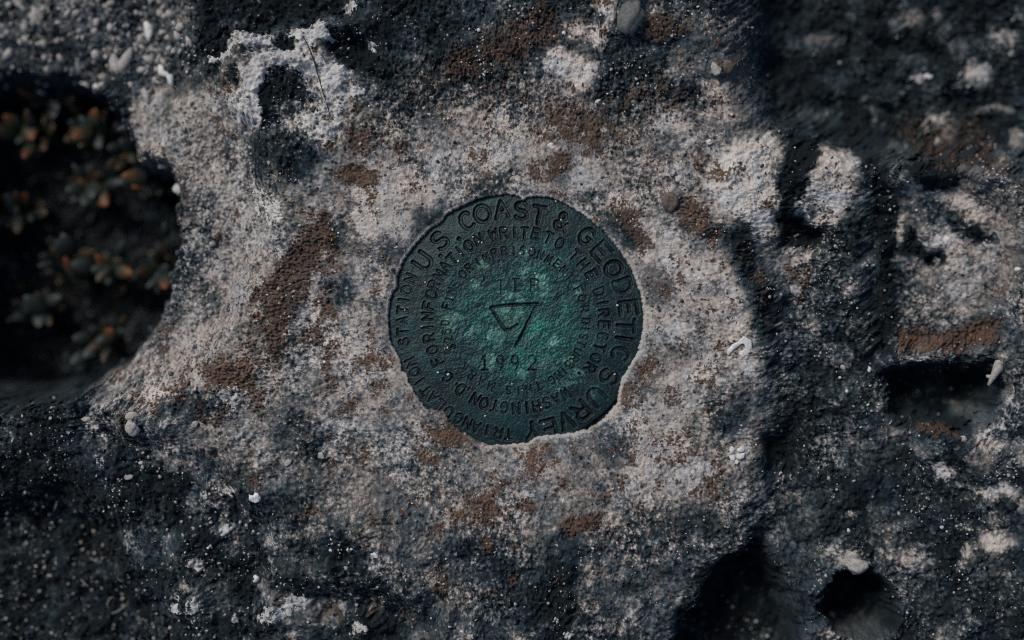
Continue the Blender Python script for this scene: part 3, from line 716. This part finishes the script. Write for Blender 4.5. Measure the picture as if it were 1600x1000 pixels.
import bmesh
def ico(sub):
    bm = bmesh.new(); bmesh.ops.create_icosphere(bm, subdivisions=sub, radius=1)
    v = np.array([p.co[:] for p in bm.verts], np.float32); f = np.array([[x.index for x in q.verts] for q in bm.faces], np.int32)
    bm.free(); return v, f
ICO = {k: ico(k) for k in (1, 2, 3)}
def n3d(v, s, seed):
    return (fbm(v[:, 0]*s+seed*3.1+50, v[:, 1]*s+v[:, 2]*s*.7+seed+50, 1, 2, 301) + fbm(v[:, 2]*s+seed+90, v[:, 0]*s-v[:, 1]*s*.6+seed*1.7+90, 1, 2, 311))*.5
def tag(o, label, cat, group=None):
    o['label'] = label; o['category'] = cat
    if group: o['group'] = group
def stone(name, px, py, sx, sy, sz, rot, mat, label, cat, seed=1, lump=.25, angular=0.0, group=None, lift=None):
    v, f = ICO[3 if max(sx, sy) > 9 else 2]; v = v.copy()
    lump += .24; angular = max(angular, .5)
    if angular:
        r = np.random.RandomState(seed)
        for _ in range(9):
            nrm = r.normal(size=3); nrm /= np.linalg.norm(nrm); dd = r.uniform(.45, .8)
            pr = v @ nrm; ex = np.maximum(pr-dd, 0)*angular
            v = v - ex[:, None]*nrm[None]
    v = v*(1 + lump*n3d(v, 1.3, seed) + .3*lump*n3d(v, 3.6, seed+5))[:, None]
    v = v*np.array([sx/2, sy/2, sz/2])*K
    a = math.radians(-rot); ca, sa = math.cos(a), math.sin(a)
    v = np.stack([v[:, 0]*ca-v[:, 1]*sa, v[:, 0]*sa+v[:, 1]*ca, v[:, 2]], -1)
    p = seat(px, py, -sz*.02 if lift is None else lift)
    o = mesh_obj(name, v, f, mat); o.location = p
    tag(o, label, cat, group)
    return o
CH = 'loose white chips on the rock'
st = [
 ('stone_chip',398,778,29,21,13,8,WHITE,'largest bright white angular chip, on dark crust left below the disk',3,.15,.9),
 ('stone_chip',510,537,12,8,6,-15,WHITE,'white oval chip left of the disk on pale mortar, larger of a pair',4,.2,.5),
 ('stone_chip',526,537,5,5,4,0,WHITE,'tiny white chip right beside the white oval chip left of disk',5,.2,.4),
 ('stone_chip',934,160,15,13,9,20,WHITE,'white triangular chip above the disk beside a small pit',6,.25,.9),
 ('pebble',881,52,9,9,6,0,WHITE,'round white pebble above disk beside brown lichen patch, near the top edge',7,.15,0),
 ('pebble',891,58,6,6,4,0,WHITE,'small round white pebble just right of the round one near top edge',8,.15,0),
 ('stone_chip',861,228,13,10,6,10,WHITE,'flat white chip above the disk beside a rusty lichen patch',9,.25,.6),
 ('pebble',502,712,11,13,7,0,PALE,'rounded pale pebble embedded left below the disk',10,.12,0),
 ('stone_chip',450,722,12,17,8,30,PALE,'pale angular flake on grey crust, far left below the disk',11,.25,.8),
 ('pebble',506,727,9,7,5,0,PALE,'small tan pebble just below the rounded pale pebble left of disk',12,.15,0),
 ('stone_chip',614,741,18,9,6,-20,WHITE,'long white broken flake below the disk on the left',13,.4,.8),
 ('stone_chip',517,860,7,5,4,20,WHITE,'white fleck at lower left, left of a pair of seed-like flecks',14,.2,.6),
 ('stone_chip',543,859,5,8,4,10,WHITE,'upright white seed-like fleck, left one of a touching pair',15,.2,.4),
 ('stone_chip',550,858,7,5,4,-30,WHITE,'tilted white seed-like fleck, right one of a touching pair',16,.2,.4),
 ('stone_chip',586,868,13,9,8,45,WHITE,'cream broken chip with hollow on lumpy grey crust below disk',17,.4,.8),
 ('pebble',540,887,9,8,6,0,PALE,'pale round pebble in dark green crust at lower left',18,.2,.2),
 ('stone_chip',400,905,12,13,9,0,WHITE,'round white bead on the edge of a dark ledge, lower left',19,.12,0),
 ('pebble',481,971,7,7,5,0,WHITE,'round white pebble near bottom edge beside crinkled pale crust',20,.12,0),
 ('stone_chip',735,995,13,10,8,-40,PALE,'grey white wedge at the bottom edge under the disk',21,.3,.9),
 ('stone_chip',722,987,7,5,4,20,WHITE,'small white chip beside the wedge at bottom edge',22,.2,.6),
 ('pebble',1062,727,12,9,6,10,PALE,'smooth cream pebble on pale crust right below the disk',23,.15,0),
 ('pebble',918,700,7,6,5,0,PALE,'tiny tan pebble at the lower right rim of disk, left of two',24,.15,0),
 ('pebble',928,698,5,5,4,0,PALE,'tiny tan pebble at the lower right rim of disk, right of two',25,.15,0),
 ('stone_chip',880,782,6,10,5,8,WHITE,'upright white chip below the disk between brown lichens',26,.25,.7),
 ('stone_chip',888,995,16,9,7,-20,WHITE,'white double chip near the bottom edge below the disk',27,.4,.6),
 ('pebble',1339,884,40,28,30,-8,PALE,'cream rounded knob sitting on upper rim of the round hole',28,.25,.2),
 ('pebble',1332,872,26,22,14,30,PALE,'pale lump just above the cream knob at round hole',29,.35,.3),
 ('stone_chip',1326,829,7,9,5,-10,WHITE,'square white chip above the round hole on dark rock',30,.15,.9),
 ('stone_chip',1471,823,9,7,5,25,WHITE,'white half-round chip on dark rock at right',31,.2,.6),
 ('stone_chip',1480,830,5,4,3,0,WHITE,'tiny white chip under the white half-round chip',32,.2,.6),
 ('stone_chip',1299,962,11,17,9,25,PALE,'pale chip on the left rim of the round hole',33,.35,.8),
 ('pebble',1480,376,15,16,10,0,WHITE,'round white pebble on the lichen mottled boulder at right',34,.1,0),
 ('pebble',1590,421,12,10,9,0,WHITE,'round white pebble at the right edge of the frame',35,.1,0),
 ('pebble',1045,312,27,36,17,-20,BROWNST,'grey brown lichen-covered cobble with broken top, upper right of disk',36,.2,.5),
 ('pebble',985,24,44,62,28,12,GREY,'smooth grey green stone knob at the top edge above disk',37,.22,.2),
 ('pebble',56,28,25,41,20,-8,PALE,'blurred pear-shaped pale pebble in the top left corner',38,.15,0),
 ('pebble',40,45,18,16,12,0,PALE,'blurred pale pebble under the pear-shaped one',39,.25,.2),
 ('stone_chip',30,8,34,10,9,50,PALE,'long pale sliver in the extreme top left corner',40,.25,.5),
 ('stone_chip',232,50,18,34,15,-20,WHITE,'white elongated chip near the top left, right of dark gravel',41,.25,.5),
 ('pebble',220,62,16,18,12,0,PALE,'pale rounded chip touching the white elongated chip at top left',42,.25,.3),
 ('stone_chip',138,132,26,12,10,10,WHITE,'blurred white flake on the upper lip of the leafy hollow',43,.3,.5),
 ('stone_chip',150,138,10,18,9,-15,WHITE,'blurred white upright flake at right end of the hollow lip flake',44,.3,.5),
 ('stone_chip',222,110,22,13,11,0,PALE,'pale chip right of the forked coral piece',45,.3,.4),
 ('stone_chip',280,295,17,22,13,-15,WHITE,'white chip on the brink of the leafy hollow',46,.2,.5),
 ('pebble',257,258,20,14,12,-10,PALE,'pale pebble on the brink of hollow above the white chip',47,.2,.3),
 ('pebble',207,652,22,18,12,0,PALE,'pale upper round stone at the foot of sandy slope',48,.12,0),
 ('pebble',206,668,24,26,16,0,PALE,'beige stone directly under the pale upper round stone',49,.2,.2),
 ('stone_chip',221,722,15,9,8,-5,WHITE,'white oval chip on dark crust at left below the slope',50,.2,.4),
 ('stone_chip',200,745,22,9,8,0,PALE,'long cream flake on dark crust at left',51,.3,.6),
 ('pebble',135,656,16,12,10,0,PALE,'pale pebble on black crust left of the slope foot',52,.25,.3),
 ('pebble',305,663,14,12,10,0,PALE,'pale round pebble at the slope foot right of dark hollow patch',53,.2,.1),
 ('stone_chip',1357,577,9,10,7,10,WHITE,'brightest white chip on dark rock left of the black cavity',54,.2,.6),
 ('stone_chip',1318,574,8,11,6,-40,PALE,'cream chip left of the brightest white chip near cavity',55,.25,.5),
 ('stone_chip',1378,590,6,10,5,20,PALE,'pale sliver right beside the cavity edge',56,.25,.5),
 ('stone_chip',1312,590,7,5,4,0,WHITE,'small white chip below the cream chip near cavity',57,.2,.5),
 ('stone_chip',1323,611,6,7,4,15,WHITE,'small white chip on dark rock lower left of the cavity',58,.2,.5),
 ('stone_chip',1449,120,18,12,10,5,WHITE,'blurred white stub among black rock at top right',59,.25,.4),
 ('pebble',1505,686,13,12,10,0,PALE,'pale pebble under the rusty ledge at right',60,.2,.2),
 ('stone_chip',1578,898,7,11,6,-15,PALE,'cream sliver at lower right near the edge',61,.25,.6),
 ('stone_chip',758,340,1,1,1,0,None,'',0,0,0),
 ('pebble',1108,222,10,9,7,0,WHITE,'white pebble upper right of the disk beside pale lichen',62,.2,.2),
 ('stone_chip',1118,108,15,22,10,-35,PALE,'pale elongated chip above right of the disk beside a lump',63,.3,.5),
 ('pebble',1136,104,26,24,16,0,BROWNST,'brown grey lump with pale rim, above right of disk',64,.25,.3),
 ('pebble',1312,98,7,7,5,0,PALE,'small blurred grey pebble alone on dark rock at top right',65,.2,.1),
 ('stone_chip',748,47,7,7,5,0,WHITE,'white round grain above the disk left of pale crust',66,.15,.1),
 ('stone_chip',756,117,9,5,5,20,WHITE,'small white chip right of the dark splinter',67,.2,.6),
]
for s_ in st:
    if s_[7] is None: continue
    nm, px, py, sx, sy, sz, rot, mt, lab, sd_, lu, an = s_
    stone(nm, px, py, sx, sy, sz, rot, mt, lab, 'pebble' if nm == 'pebble' else 'stone chip', sd_, lu, an, 'pale pebbles on the rock' if nm == 'pebble' else CH)

# grains lying on the disk
dg = [(716,408),(720,396),(748,378),(753,379),(790,357),(869,314),(857,324),(823,393),(813,396),(830,389),(883,430),(836,427),(918,437),(965,477),(659,510),(695,545),(684,582),(700,585),(699,543),
      (632,484),(960,519),(896,652),(850,663),(793,687),(739,370),(706,392),(925,429),(877,343),(838,441),(846,637),(816,610),(800,600),(758,650),(961,585),(664,441),(706,465)]
def grain_mesh(pts, name, mat, label, kind='stuff'):
    v0, f0 = ICO[1]; Vs = []; Fs = []; n = 0
    for (x, y, zc, s, e) in pts:
        r_ = np.random.RandomState(int(abs(x*7919+y*104729)) % 2**31)
        a = r_.rand()*6.28; sc = np.array([s*(.55+.9*r_.rand()), s*(.55+.7*r_.rand()), s*e])/2
        v = v0*sc*(1+.55*(r_.rand(len(v0), 1)-.5)); ca, sa = math.cos(a), math.sin(a)
        v = np.stack([v[:, 0]*ca-v[:, 1]*sa+x, v[:, 0]*sa+v[:, 1]*ca+y, v[:, 2]+zc], -1)
        Vs.append(v); Fs.append(f0+n); n += len(v0)
    Vv = np.concatenate(Vs); Vv = np.stack([(Vv[:, 0]-800)*K, (500-Vv[:, 1])*K, Vv[:, 2]*K], -1)
    o = mesh_obj(name, Vv, np.concatenate(Fs), mat, smooth=False)
    o['kind'] = kind; o['label'] = label; o['category'] = 'grit'
    return o
rr = random.Random(11)
grain_mesh([(x, y, disk_z(x, y)+.6, rr.uniform(2.0, 4.2), .6) for x, y in dg], 'sand_grains', WHITE, 'tiny white sand grains scattered on the green bronze disk')
big = rr
def scatter(n, mat, name, label, smin, smax, dens):
    pts = []
    while len(pts) < n:
        x = rr.uniform(-40, 1640); y = rr.uniform(-40, 1040)
        i = int(np.searchsorted(ax, x))-1; j = int(np.searchsorted(ay, y))-1
        if sd_out[j, i] > -5 or hz[j, i] < -140: continue
        if rr.random() > dens(x, y, i, j): continue
        s = smin + (smax-smin)*rr.random()**3
        pts.append((x, y, float(z[j, i])+s*.15, s, .7))
    return grain_mesh(pts, name, mat, label)
cl = fbm(GX, GY, 70, 3, 401)
def dens_w(x, y, i, j): return float(np.clip(-.12+1.1*cl[j, i]+.35*brown_m[j, i]+.15*(tone[j, i] < .45), .015, 1))
scatter(1500, WHITE, 'white_grit', 'scattered tiny white shell and coral grains over the rock', 1.0, 4.6, dens_w)
scatter(2600, PALE, 'pale_grit', 'scattered pale tan grit grains over the rock', 1.6, 6.0, dens_w)
scatter(2200, DARKST, 'dark_grit', 'scattered dark grit grains over the rock', 2.0, 6.0, lambda x, y, i, j: .4)

def area_scatter(n, poly, mat, name, label, smin, smax, sink=.1):
    xs = [p[0] for p in poly]; ys = [p[1] for p in poly]; pts = []
    while len(pts) < n:
        x = rr.uniform(min(xs), max(xs)); y = rr.uniform(min(ys), max(ys))
        if sdf(poly, np.array([x], np.float32), np.array([y], np.float32))[0] < 0: continue
        s_ = smin + (smax-smin)*rr.random()**2.2
        pts.append((x, y, surf(x, y)+s_*sink, s_, .7))
    return grain_mesh(pts, name, mat, label)
TL = [(-60,-60),(300,-60),(300,60),(250,130),(120,125),(-60,120)]
SLP = [(175,590),(235,520),(285,480),(300,380),(290,290),(215,250),(230,180),(270,140),(335,130),(390,230),(400,330),(400,450),(330,560),(250,650),(190,640)]
HOL = [(-80,140),(60,130),(120,140),(180,165),(200,255),(270,290),(270,380),(245,490),(180,555),(110,600),(-80,600)]
LL = [(-40,640),(130,620),(190,700),(320,720),(430,860),(440,960),(300,1030),(-40,1030)]
area_scatter(620, LL, PALE, 'speckled_grit', 'dense pale specks on the dark crust at lower left', 1.2, 6.5, .1)
area_scatter(300, TL, PALE, 'pale_gravel', 'coarse pale gravel on the low rock in the top left corner', 3, 17)
area_scatter(260, TL, DARKST, 'dark_gravel', 'coarse dark gravel on the low rock in the top left corner', 4, 18)
area_scatter(900, SLP, PALE, 'beige_gravel', 'beige gravel grains bedded on the sandy slope by the hollow', 3, 9, .0)
area_scatter(260, SLP, GREY, 'grey_gravel', 'grey gravel grains bedded on the sandy slope by the hollow', 3, 10, .0)
area_scatter(170, HOL, DARKST, 'hollow_gravel', 'dim grey stones on the floor of the left hollow', 6, 26, .2)
area_scatter(34, HOL, GREY, 'hollow_debris', 'pale stone bits on the floor of the left hollow', 5, 18, .3)
# broken shell, cracked crust, coral pieces, splinter, grass stem
def tube(path, radii, seg=10):
    P_ = [np.array(p, float) for p in path]; Vs = []; n = len(P_)
    for i, p in enumerate(P_):
        d = P_[min(i+1, n-1)]-P_[max(i-1, 0)]; d /= np.linalg.norm(d)+1e-9
        s = np.cross(d, (0, 0, 1)); s = s/(np.linalg.norm(s)+1e-9) if np.linalg.norm(s) > 1e-6 else np.array((1., 0, 0))
        u = np.cross(s, d)
        for k in range(seg):
            a = 2*math.pi*k/seg; r = radii[i]
            ra, rb = (r if isinstance(r, tuple) else (r, r))
            Vs.append(p+s*ra*math.cos(a)+u*rb*math.sin(a))
    Fs = [[i*seg+k, i*seg+(k+1) % seg, (i+1)*seg+(k+1) % seg, (i+1)*seg+k] for i in range(n-1) for k in range(seg)]
    Vs.append(P_[0]); Vs.append(P_[-1])
    Fs += [[n*seg, (k+1) % seg, k, k] for k in range(seg)] + [[n*seg+1, (n-1)*seg+k, (n-1)*seg+(k+1) % seg, (n-1)*seg+(k+1) % seg] for k in range(seg)]
    return np.array(Vs), Fs
def fmesh(name, parts, mat, parent=None):
    me = bpy.data.meshes.new(name); V_ = []; F_ = []; n = 0
    for v, f in parts:
        V_ += [tuple(x) for x in v]; F_ += [tuple(dict.fromkeys(i+n for i in q)) for q in f]; n += len(v)
    me.from_pydata(V_, [], F_); me.materials.append(mat)
    me.polygons.foreach_set('use_smooth', np.ones(len(me.polygons), bool)); me.update()
    o = bpy.data.objects.new(name, me); COL.objects.link(o)
    if parent: o.parent = parent
    return o
def blade(name, px, py, path, radii, mat, label, cat, lift=2, seg=10, bumpy=.0, seed=1, zfix=None):
    """path in layout units about (px,py), y down, third value height"""
    c = seat(px, py, lift, zfix)
    v, f = tube([(x*K, -y*K, zz*K) for x, y, zz in path], [tuple(a*K for a in r) if isinstance(r, tuple) else r*K for r in radii], seg)
    if bumpy: v = v + v*0 + (bumpy*K)*np.stack([n3d(v/K*.15, 1, seed), n3d(v/K*.15, 1, seed+3), n3d(v/K*.15, 1, seed+7)], -1)
    o = fmesh(name, [(v, f)], mat); o.location = c
    tag(o, label, cat); return o
blade('shell_fragment', 1155, 543, [(-18,10,0),(-13,4,2),(-8,-2,3),(0,-7,4),(7,-12,4),(13,-8,4),(15,1,3),(12,7,2),(5,10,2),(-1,8,1)], [(2.5,1.2),(5,1.6),(4.5,2),(3.6,2),(5,2.2),(6.5,2.2),(5.5,2),(6,2),(4.5,1.6),(2,1)], WHITE, 'white curled shell fragment with dark hollow, lying right of the disk', 'shell', 0, 12, 4.0, 3)
heart = [[(-13,-6),(-6,-13),(-1,-8),(-4,-2),(-11,0)],[(1,-9),(8,-12),(14,-7),(9,-3),(3,-4)],[(-12,2),(-4,0),(0,5),(-3,12),(-9,8)],[(2,-2),(9,-1),(14,-3),(12,6),(5,9),(1,4)],[(-1,8),(5,11),(2,16),(-3,14)]]
hv = []
for pl in heart:
    pl = [(x, y) for x, y in pl]; n = len(pl); mx = sum(p[0] for p in pl)/n; my = sum(p[1] for p in pl)/n
    fine = []
    for i in range(n):
        a, b_ = pl[i], pl[(i+1) % n]
        for q_ in (0, .5): fine.append((a[0]+(b_[0]-a[0])*q_+rr.uniform(-.7, .7), a[1]+(b_[1]-a[1])*q_+rr.uniform(-.7, .7)))
    n = len(fine)
    vv = [(x*K, -y*K, -2*K) for x, y in fine]+[(x*K, -y*K, 2.2*K) for x, y in fine]+[((mx+(x-mx)*.8)*K, -(my+(y-my)*.8)*K, 3.2*K) for x, y in fine]+[(mx*K, -my*K, 3.6*K)]
    ff = [[i, i+n, (i+1) % n+n, (i+1) % n] for i in range(n)]+[[i+n, i+2*n, (i+1) % n+2*n, (i+1) % n+n] for i in range(n)]+[[i+2*n, 3*n, (i+1) % n+2*n, (i+1) % n+2*n] for i in range(n)]
    hv.append((np.array(vv), ff))
o = bpy.data.objects.new('cracked_crust', None); COL.objects.link(o); o.location = seat(1150, 710, 1); o.empty_display_size = .003
tag(o, 'white cracked heart-shaped crust on the rock, lower right of disk', 'crust')
for p_ in hv: fmesh('crust_flake', [p_], WHITE, o)
def coral(px, py, branches, label, mat=PALE, seed=1):
    c = seat(px, py, 0); parts = []
    for path, radii in branches:
        v, f = tube([(x*K, -y*K, zz*K) for x, y, zz in path], [r*K for r in radii], 10)
        v = v + (4.5*K)*np.stack([n3d(v/K*.12, 1, seed), n3d(v/K*.12, 1, seed+3), n3d(v/K*.12, 1, seed+7)], -1)
        parts.append((v, f))
    o = fmesh('coral_fragment', parts, mat); o.location = c; tag(o, label, 'coral', 'broken coral branches on the rock')
coral(190, 100, [([(-2,20,0),(-6,8,3),(-12,-6,4),(-15,-14,3)], [11,12,8,3]), ([(-2,14,2),(6,0,5),(14,-16,6),(19,-27,3)], [12,11,7.5,4])], 'blurred pale forked coral piece above the leafy hollow', PALE, 5)
coral(262, 118, [([(-10,-16,0),(-8,-4,3),(2,0,4),(8,4,4)], [4,5,5,4]), ([(4,0,3),(6,12,4),(10,20,1)], [6,5,3])], 'white zigzag coral piece on the sandy slope at upper left', WHITE, 6)
coral(232, 150, [([(-10,-12,0),(-2,0,3),(0,14,2)], [4,6,4]), ([(-2,0,3),(8,-10,2)], [5,3])], 'small white Y-shaped coral piece on the slope under the zigzag one', PALE, 7)
coral(1552, 585, [([(8,-22,6),(5,-10,8),(-2,4,6),(-8,18,2)], [7,8,5,3]), ([(-2,4,6),(-12,2,4)], [4,2])], 'pale coral branch leaning over the black cavity at right', PALE, 8)
if 0: coral(325, 65, [([(8,-18,0),(0,-4,4),(-2,10,5),(-14,22,2)], [5,5,6,3]), ([(0,0,4),(12,2,3)], [5,3])], 'whitish hooked coral ridge beside the black pit at upper left', WHITE, 9)
blade('wood_splinter', 670, 132, [(-9,-12,1),(-6,-7,3),(0,2,3),(6,9,2.5),(9,13,1)], [(1.6,1.2),(3.2,2),(3.6,2.2),(2.6,1.8),(.6,.5)], BLACKWOOD, 'dark pointed wood splinter lying on the rock above the disk', 'splinter', 2, 8, .8, 2)
gp = [(466,36),(474,58),(481,71),(488,88),(493,102),(499,125),(506,148),(512,168),(516,182)]
gpts = [seat(x, y, 3.2) for x, y in gp]
v, f = tube([tuple(p-gpts[4]) for p in gpts], [.5*K, .75*K, .8*K, 1.2*K, 1.3*K, .9*K, .8*K, .7*K, .4*K], 7)
o = fmesh('grass_stem', [(v, f)], STEMM); o.location = gpts[4]; tag(o, 'thin dark dry grass stem lying across white lichen at upper left', 'grass stem')
# curled fibres by the lower left hollow
for px, py, path, lab in ((135,910,[(-7,-6,6),(-2,-1,8),(3,4,8),(6,7,6)],'short pale bent fibre alone over black hollow at lower left'),
                     (172,940,[(0,14,4),(-3,4,7),(1,-6,9),(6,-9,8),(12,-5,6)],'pale curled fibre on dark ledge at lower left'),
                     (188,952,[(-14,6,4),(-4,3,8),(6,-4,8),(14,-10,6)],'long pale fibre lying right of the curled one, lower left'),
                     (88,790,[(-3,8,3),(0,2,5),(2,-4,6),(3,-8,4)],'short upright pale fibre on black crust at left')):
    blade('dry_fibre', px, py, path, [.5, .8, .8, .6, .4][:len(path)], PALE, lab, 'fibre', 2, 6)

# ------------------------------------------------------------------ succulents down in the hollow
def leafmat(name, base, tip):
    m = N(name); a, b_, c_, d_ = m.attr('along')
    fn = m.noise(9, 3)
    c = m.mix(m.step(.35, .95, m.math('ADD', a, m.math('MULTIPLY', m.math('SUBTRACT', fn, .5), .35))), base, tip)
    m.bump(fn, .8*K, .4)
    return m.done(c, .42, .4)
L_RUST = leafmat('rust_tipped_leaf', (.022,.030,.020), (.12,.036,.015))
L_ORANGE = leafmat('orange_tipped_leaf', (.024,.034,.020), (.14,.052,.017))
L_GREEN = leafmat('grey_green_leaf', (.012,.018,.015), (.042,.055,.054))
L_DARK = leafmat('dark_leaf', (.014,.020,.014), (.05,.032,.018))
def leafmesh(mat):
    n, seg = 8, 8; Vs = []; al = []
    for i in range(n+1):
        t_ = i/n; r = .5*math.sin(math.pi*min(1, t_**.75*.97+.02))**.7*.42 + .015
        for k in range(seg):
            a = 2*math.pi*k/seg
            Vs.append((r*math.cos(a), t_, r*.62*math.sin(a) + .16*t_*t_)); al.append(t_)
    Fs = [[i*seg+k, i*seg+(k+1) % seg, (i+1)*seg+(k+1) % seg, (i+1)*seg+k] for i in range(n) for k in range(seg)]
    Fs += [list(range(seg))[::-1], [n*seg+k for k in range(seg)]]
    me = bpy.data.meshes.new('leaf'); me.from_pydata(Vs, [], Fs); me.materials.append(mat)
    me.polygons.foreach_set('use_smooth', np.ones(len(me.polygons), bool))
    color_attr(me, 'along', np.stack([al]*3+[np.ones(len(al))], -1)); me.update()
    return me
LM = {'r': leafmesh(L_RUST), 'o': leafmesh(L_ORANGE), 'g': leafmesh(L_GREEN), 'd': leafmesh(L_DARK)}
plants = [  # base px, py, label, leaves (tip px, tip py, kind, height above floor)
 (75,150,'red-tipped succulent at the top of the left hollow',[(57,118,'r',150),(22,140,'o',140),(100,140,'g',110),(95,175,'g',120),(85,190,'g',100),(48,165,'g',90)]),
 (140,200,'succulent with two orange leaf tips under the hollow upper lip',[(152,168,'o',165),(112,218,'o',150),(160,235,'g',120),(125,180,'g',120),(170,190,'g',130),(105,190,'g',90)]),
 (45,205,'succulent with a large rust leaf at the left edge of hollow',[(38,252,'r',150),(55,222,'r',120),(5,180,'o',120),(20,220,'g',90),(70,235,'g',80)]),
 (245,278,'succulent with a long orange and green leaf below the white brink chip',[(190,275,'o',180),(272,268,'g',175),(225,300,'g',140),(205,295,'o',120),(250,310,'g',120),(180,285,'g',100)]),
 (140,290,'grey-leaved succulent in the middle of the left hollow',[(113,256,'g',150),(147,312,'g',150),(130,325,'g',130),(172,325,'o',140),(160,300,'g',130),(100,300,'g',110),(120,280,'o',90)]),
 (105,410,'succulent with one rust tip beside a tall grey leaf, left hollow',[(100,360,'g',170),(102,400,'r',150),(80,425,'g',120),(60,400,'g',90),(120,440,'g',90),(75,370,'g',80)]),
 (165,420,'succulent with brown green leaves right of the tall grey leaf',[(150,395,'o',150),(185,415,'g',120),(142,422,'g',150),(195,375,'g',140),(212,428,'o',150),(175,450,'g',100),(200,400,'g',100)]),
 (255,430,'small succulent with a red tip at the right wall of hollow',[(260,456,'r',190),(258,345,'g',170),(262,410,'g',150),(240,440,'g',120),(235,390,'g',100)]),
 (55,480,'grey succulent at the lower left of the hollow',[(38,460,'g',150),(55,480,'g',130),(100,462,'g',120),(20,500,'g',100),(80,500,'g',90)]),
 (165,530,'succulent with one orange tip near the lower slope of the hollow',[(178,510,'o',160),(150,535,'g',140),(130,560,'g',150),(110,570,'g',140),(140,510,'g',100)]),
 (20,330,'dim grey succulent at the left edge of the frame',[(10,300,'g',120),(35,325,'g',110),(55,345,'g',110),(15,360,'g',90),(45,300,'o',80)]),
 (200,230,'dark green succulent under the sandy bank at top of hollow',[(185,215,'g',150),(165,232,'g',140),(205,255,'g',140),(190,250,'o',110)]),
]
STEMG = plain('succulent_stem', (.02,.025,.015), (.06,.045,.03))
for bx, by, lab, leaves in plants:
    base = seat(bx, by, -2, -300)
    root = bpy.data.objects.new('succulent_plant', None); COL.objects.link(root); root.location = base; root.empty_display_size = .01
    tag(root, lab, 'succulent', 'fleshy-leaved succulents in the left hollow')
    tubes = []
    extra = [(bx+60*math.cos(q_)*rr.uniform(.5, 1), by+48*math.sin(q_)*rr.uniform(.5, 1), rr.choice('dddg'), rr.uniform(50, 150)) for q_ in [6.28*(i_+rr.random())/9 for i_ in range(9)]]
    for tx, ty, kd, hgt in leaves+extra:
        tip = seat(tx, ty, 0, -312+hgt*.7) - base
        ang = math.atan2(ty-by, tx-bx)
        Lf = rr.uniform(30, 58)*K
        d = Vector((math.cos(ang)*.8, -math.sin(ang)*.8, rr.uniform(.35, .75))).normalized()
        o = bpy.data.objects.new('leaf', LM[kd]); COL.objects.link(o); o.parent = root
        o.rotation_mode = 'QUATERNION'; o.rotation_quaternion = d.to_track_quat('Y', 'Z')
        o.scale = (Lf*rr.uniform(.9, 1.5), Lf, Lf*rr.uniform(.8, 1.2)); o.location = tip - d*Lf
        p1 = tip - d*Lf*.95
        tubes.append(tube([(0, 0, 0), tuple(p1*.5+Vector((0, 0, 12*K))), tuple(p1)], [3*K, 2.4*K, 1.8*K], 6))
    fmesh('stem', tubes, STEMG, root)
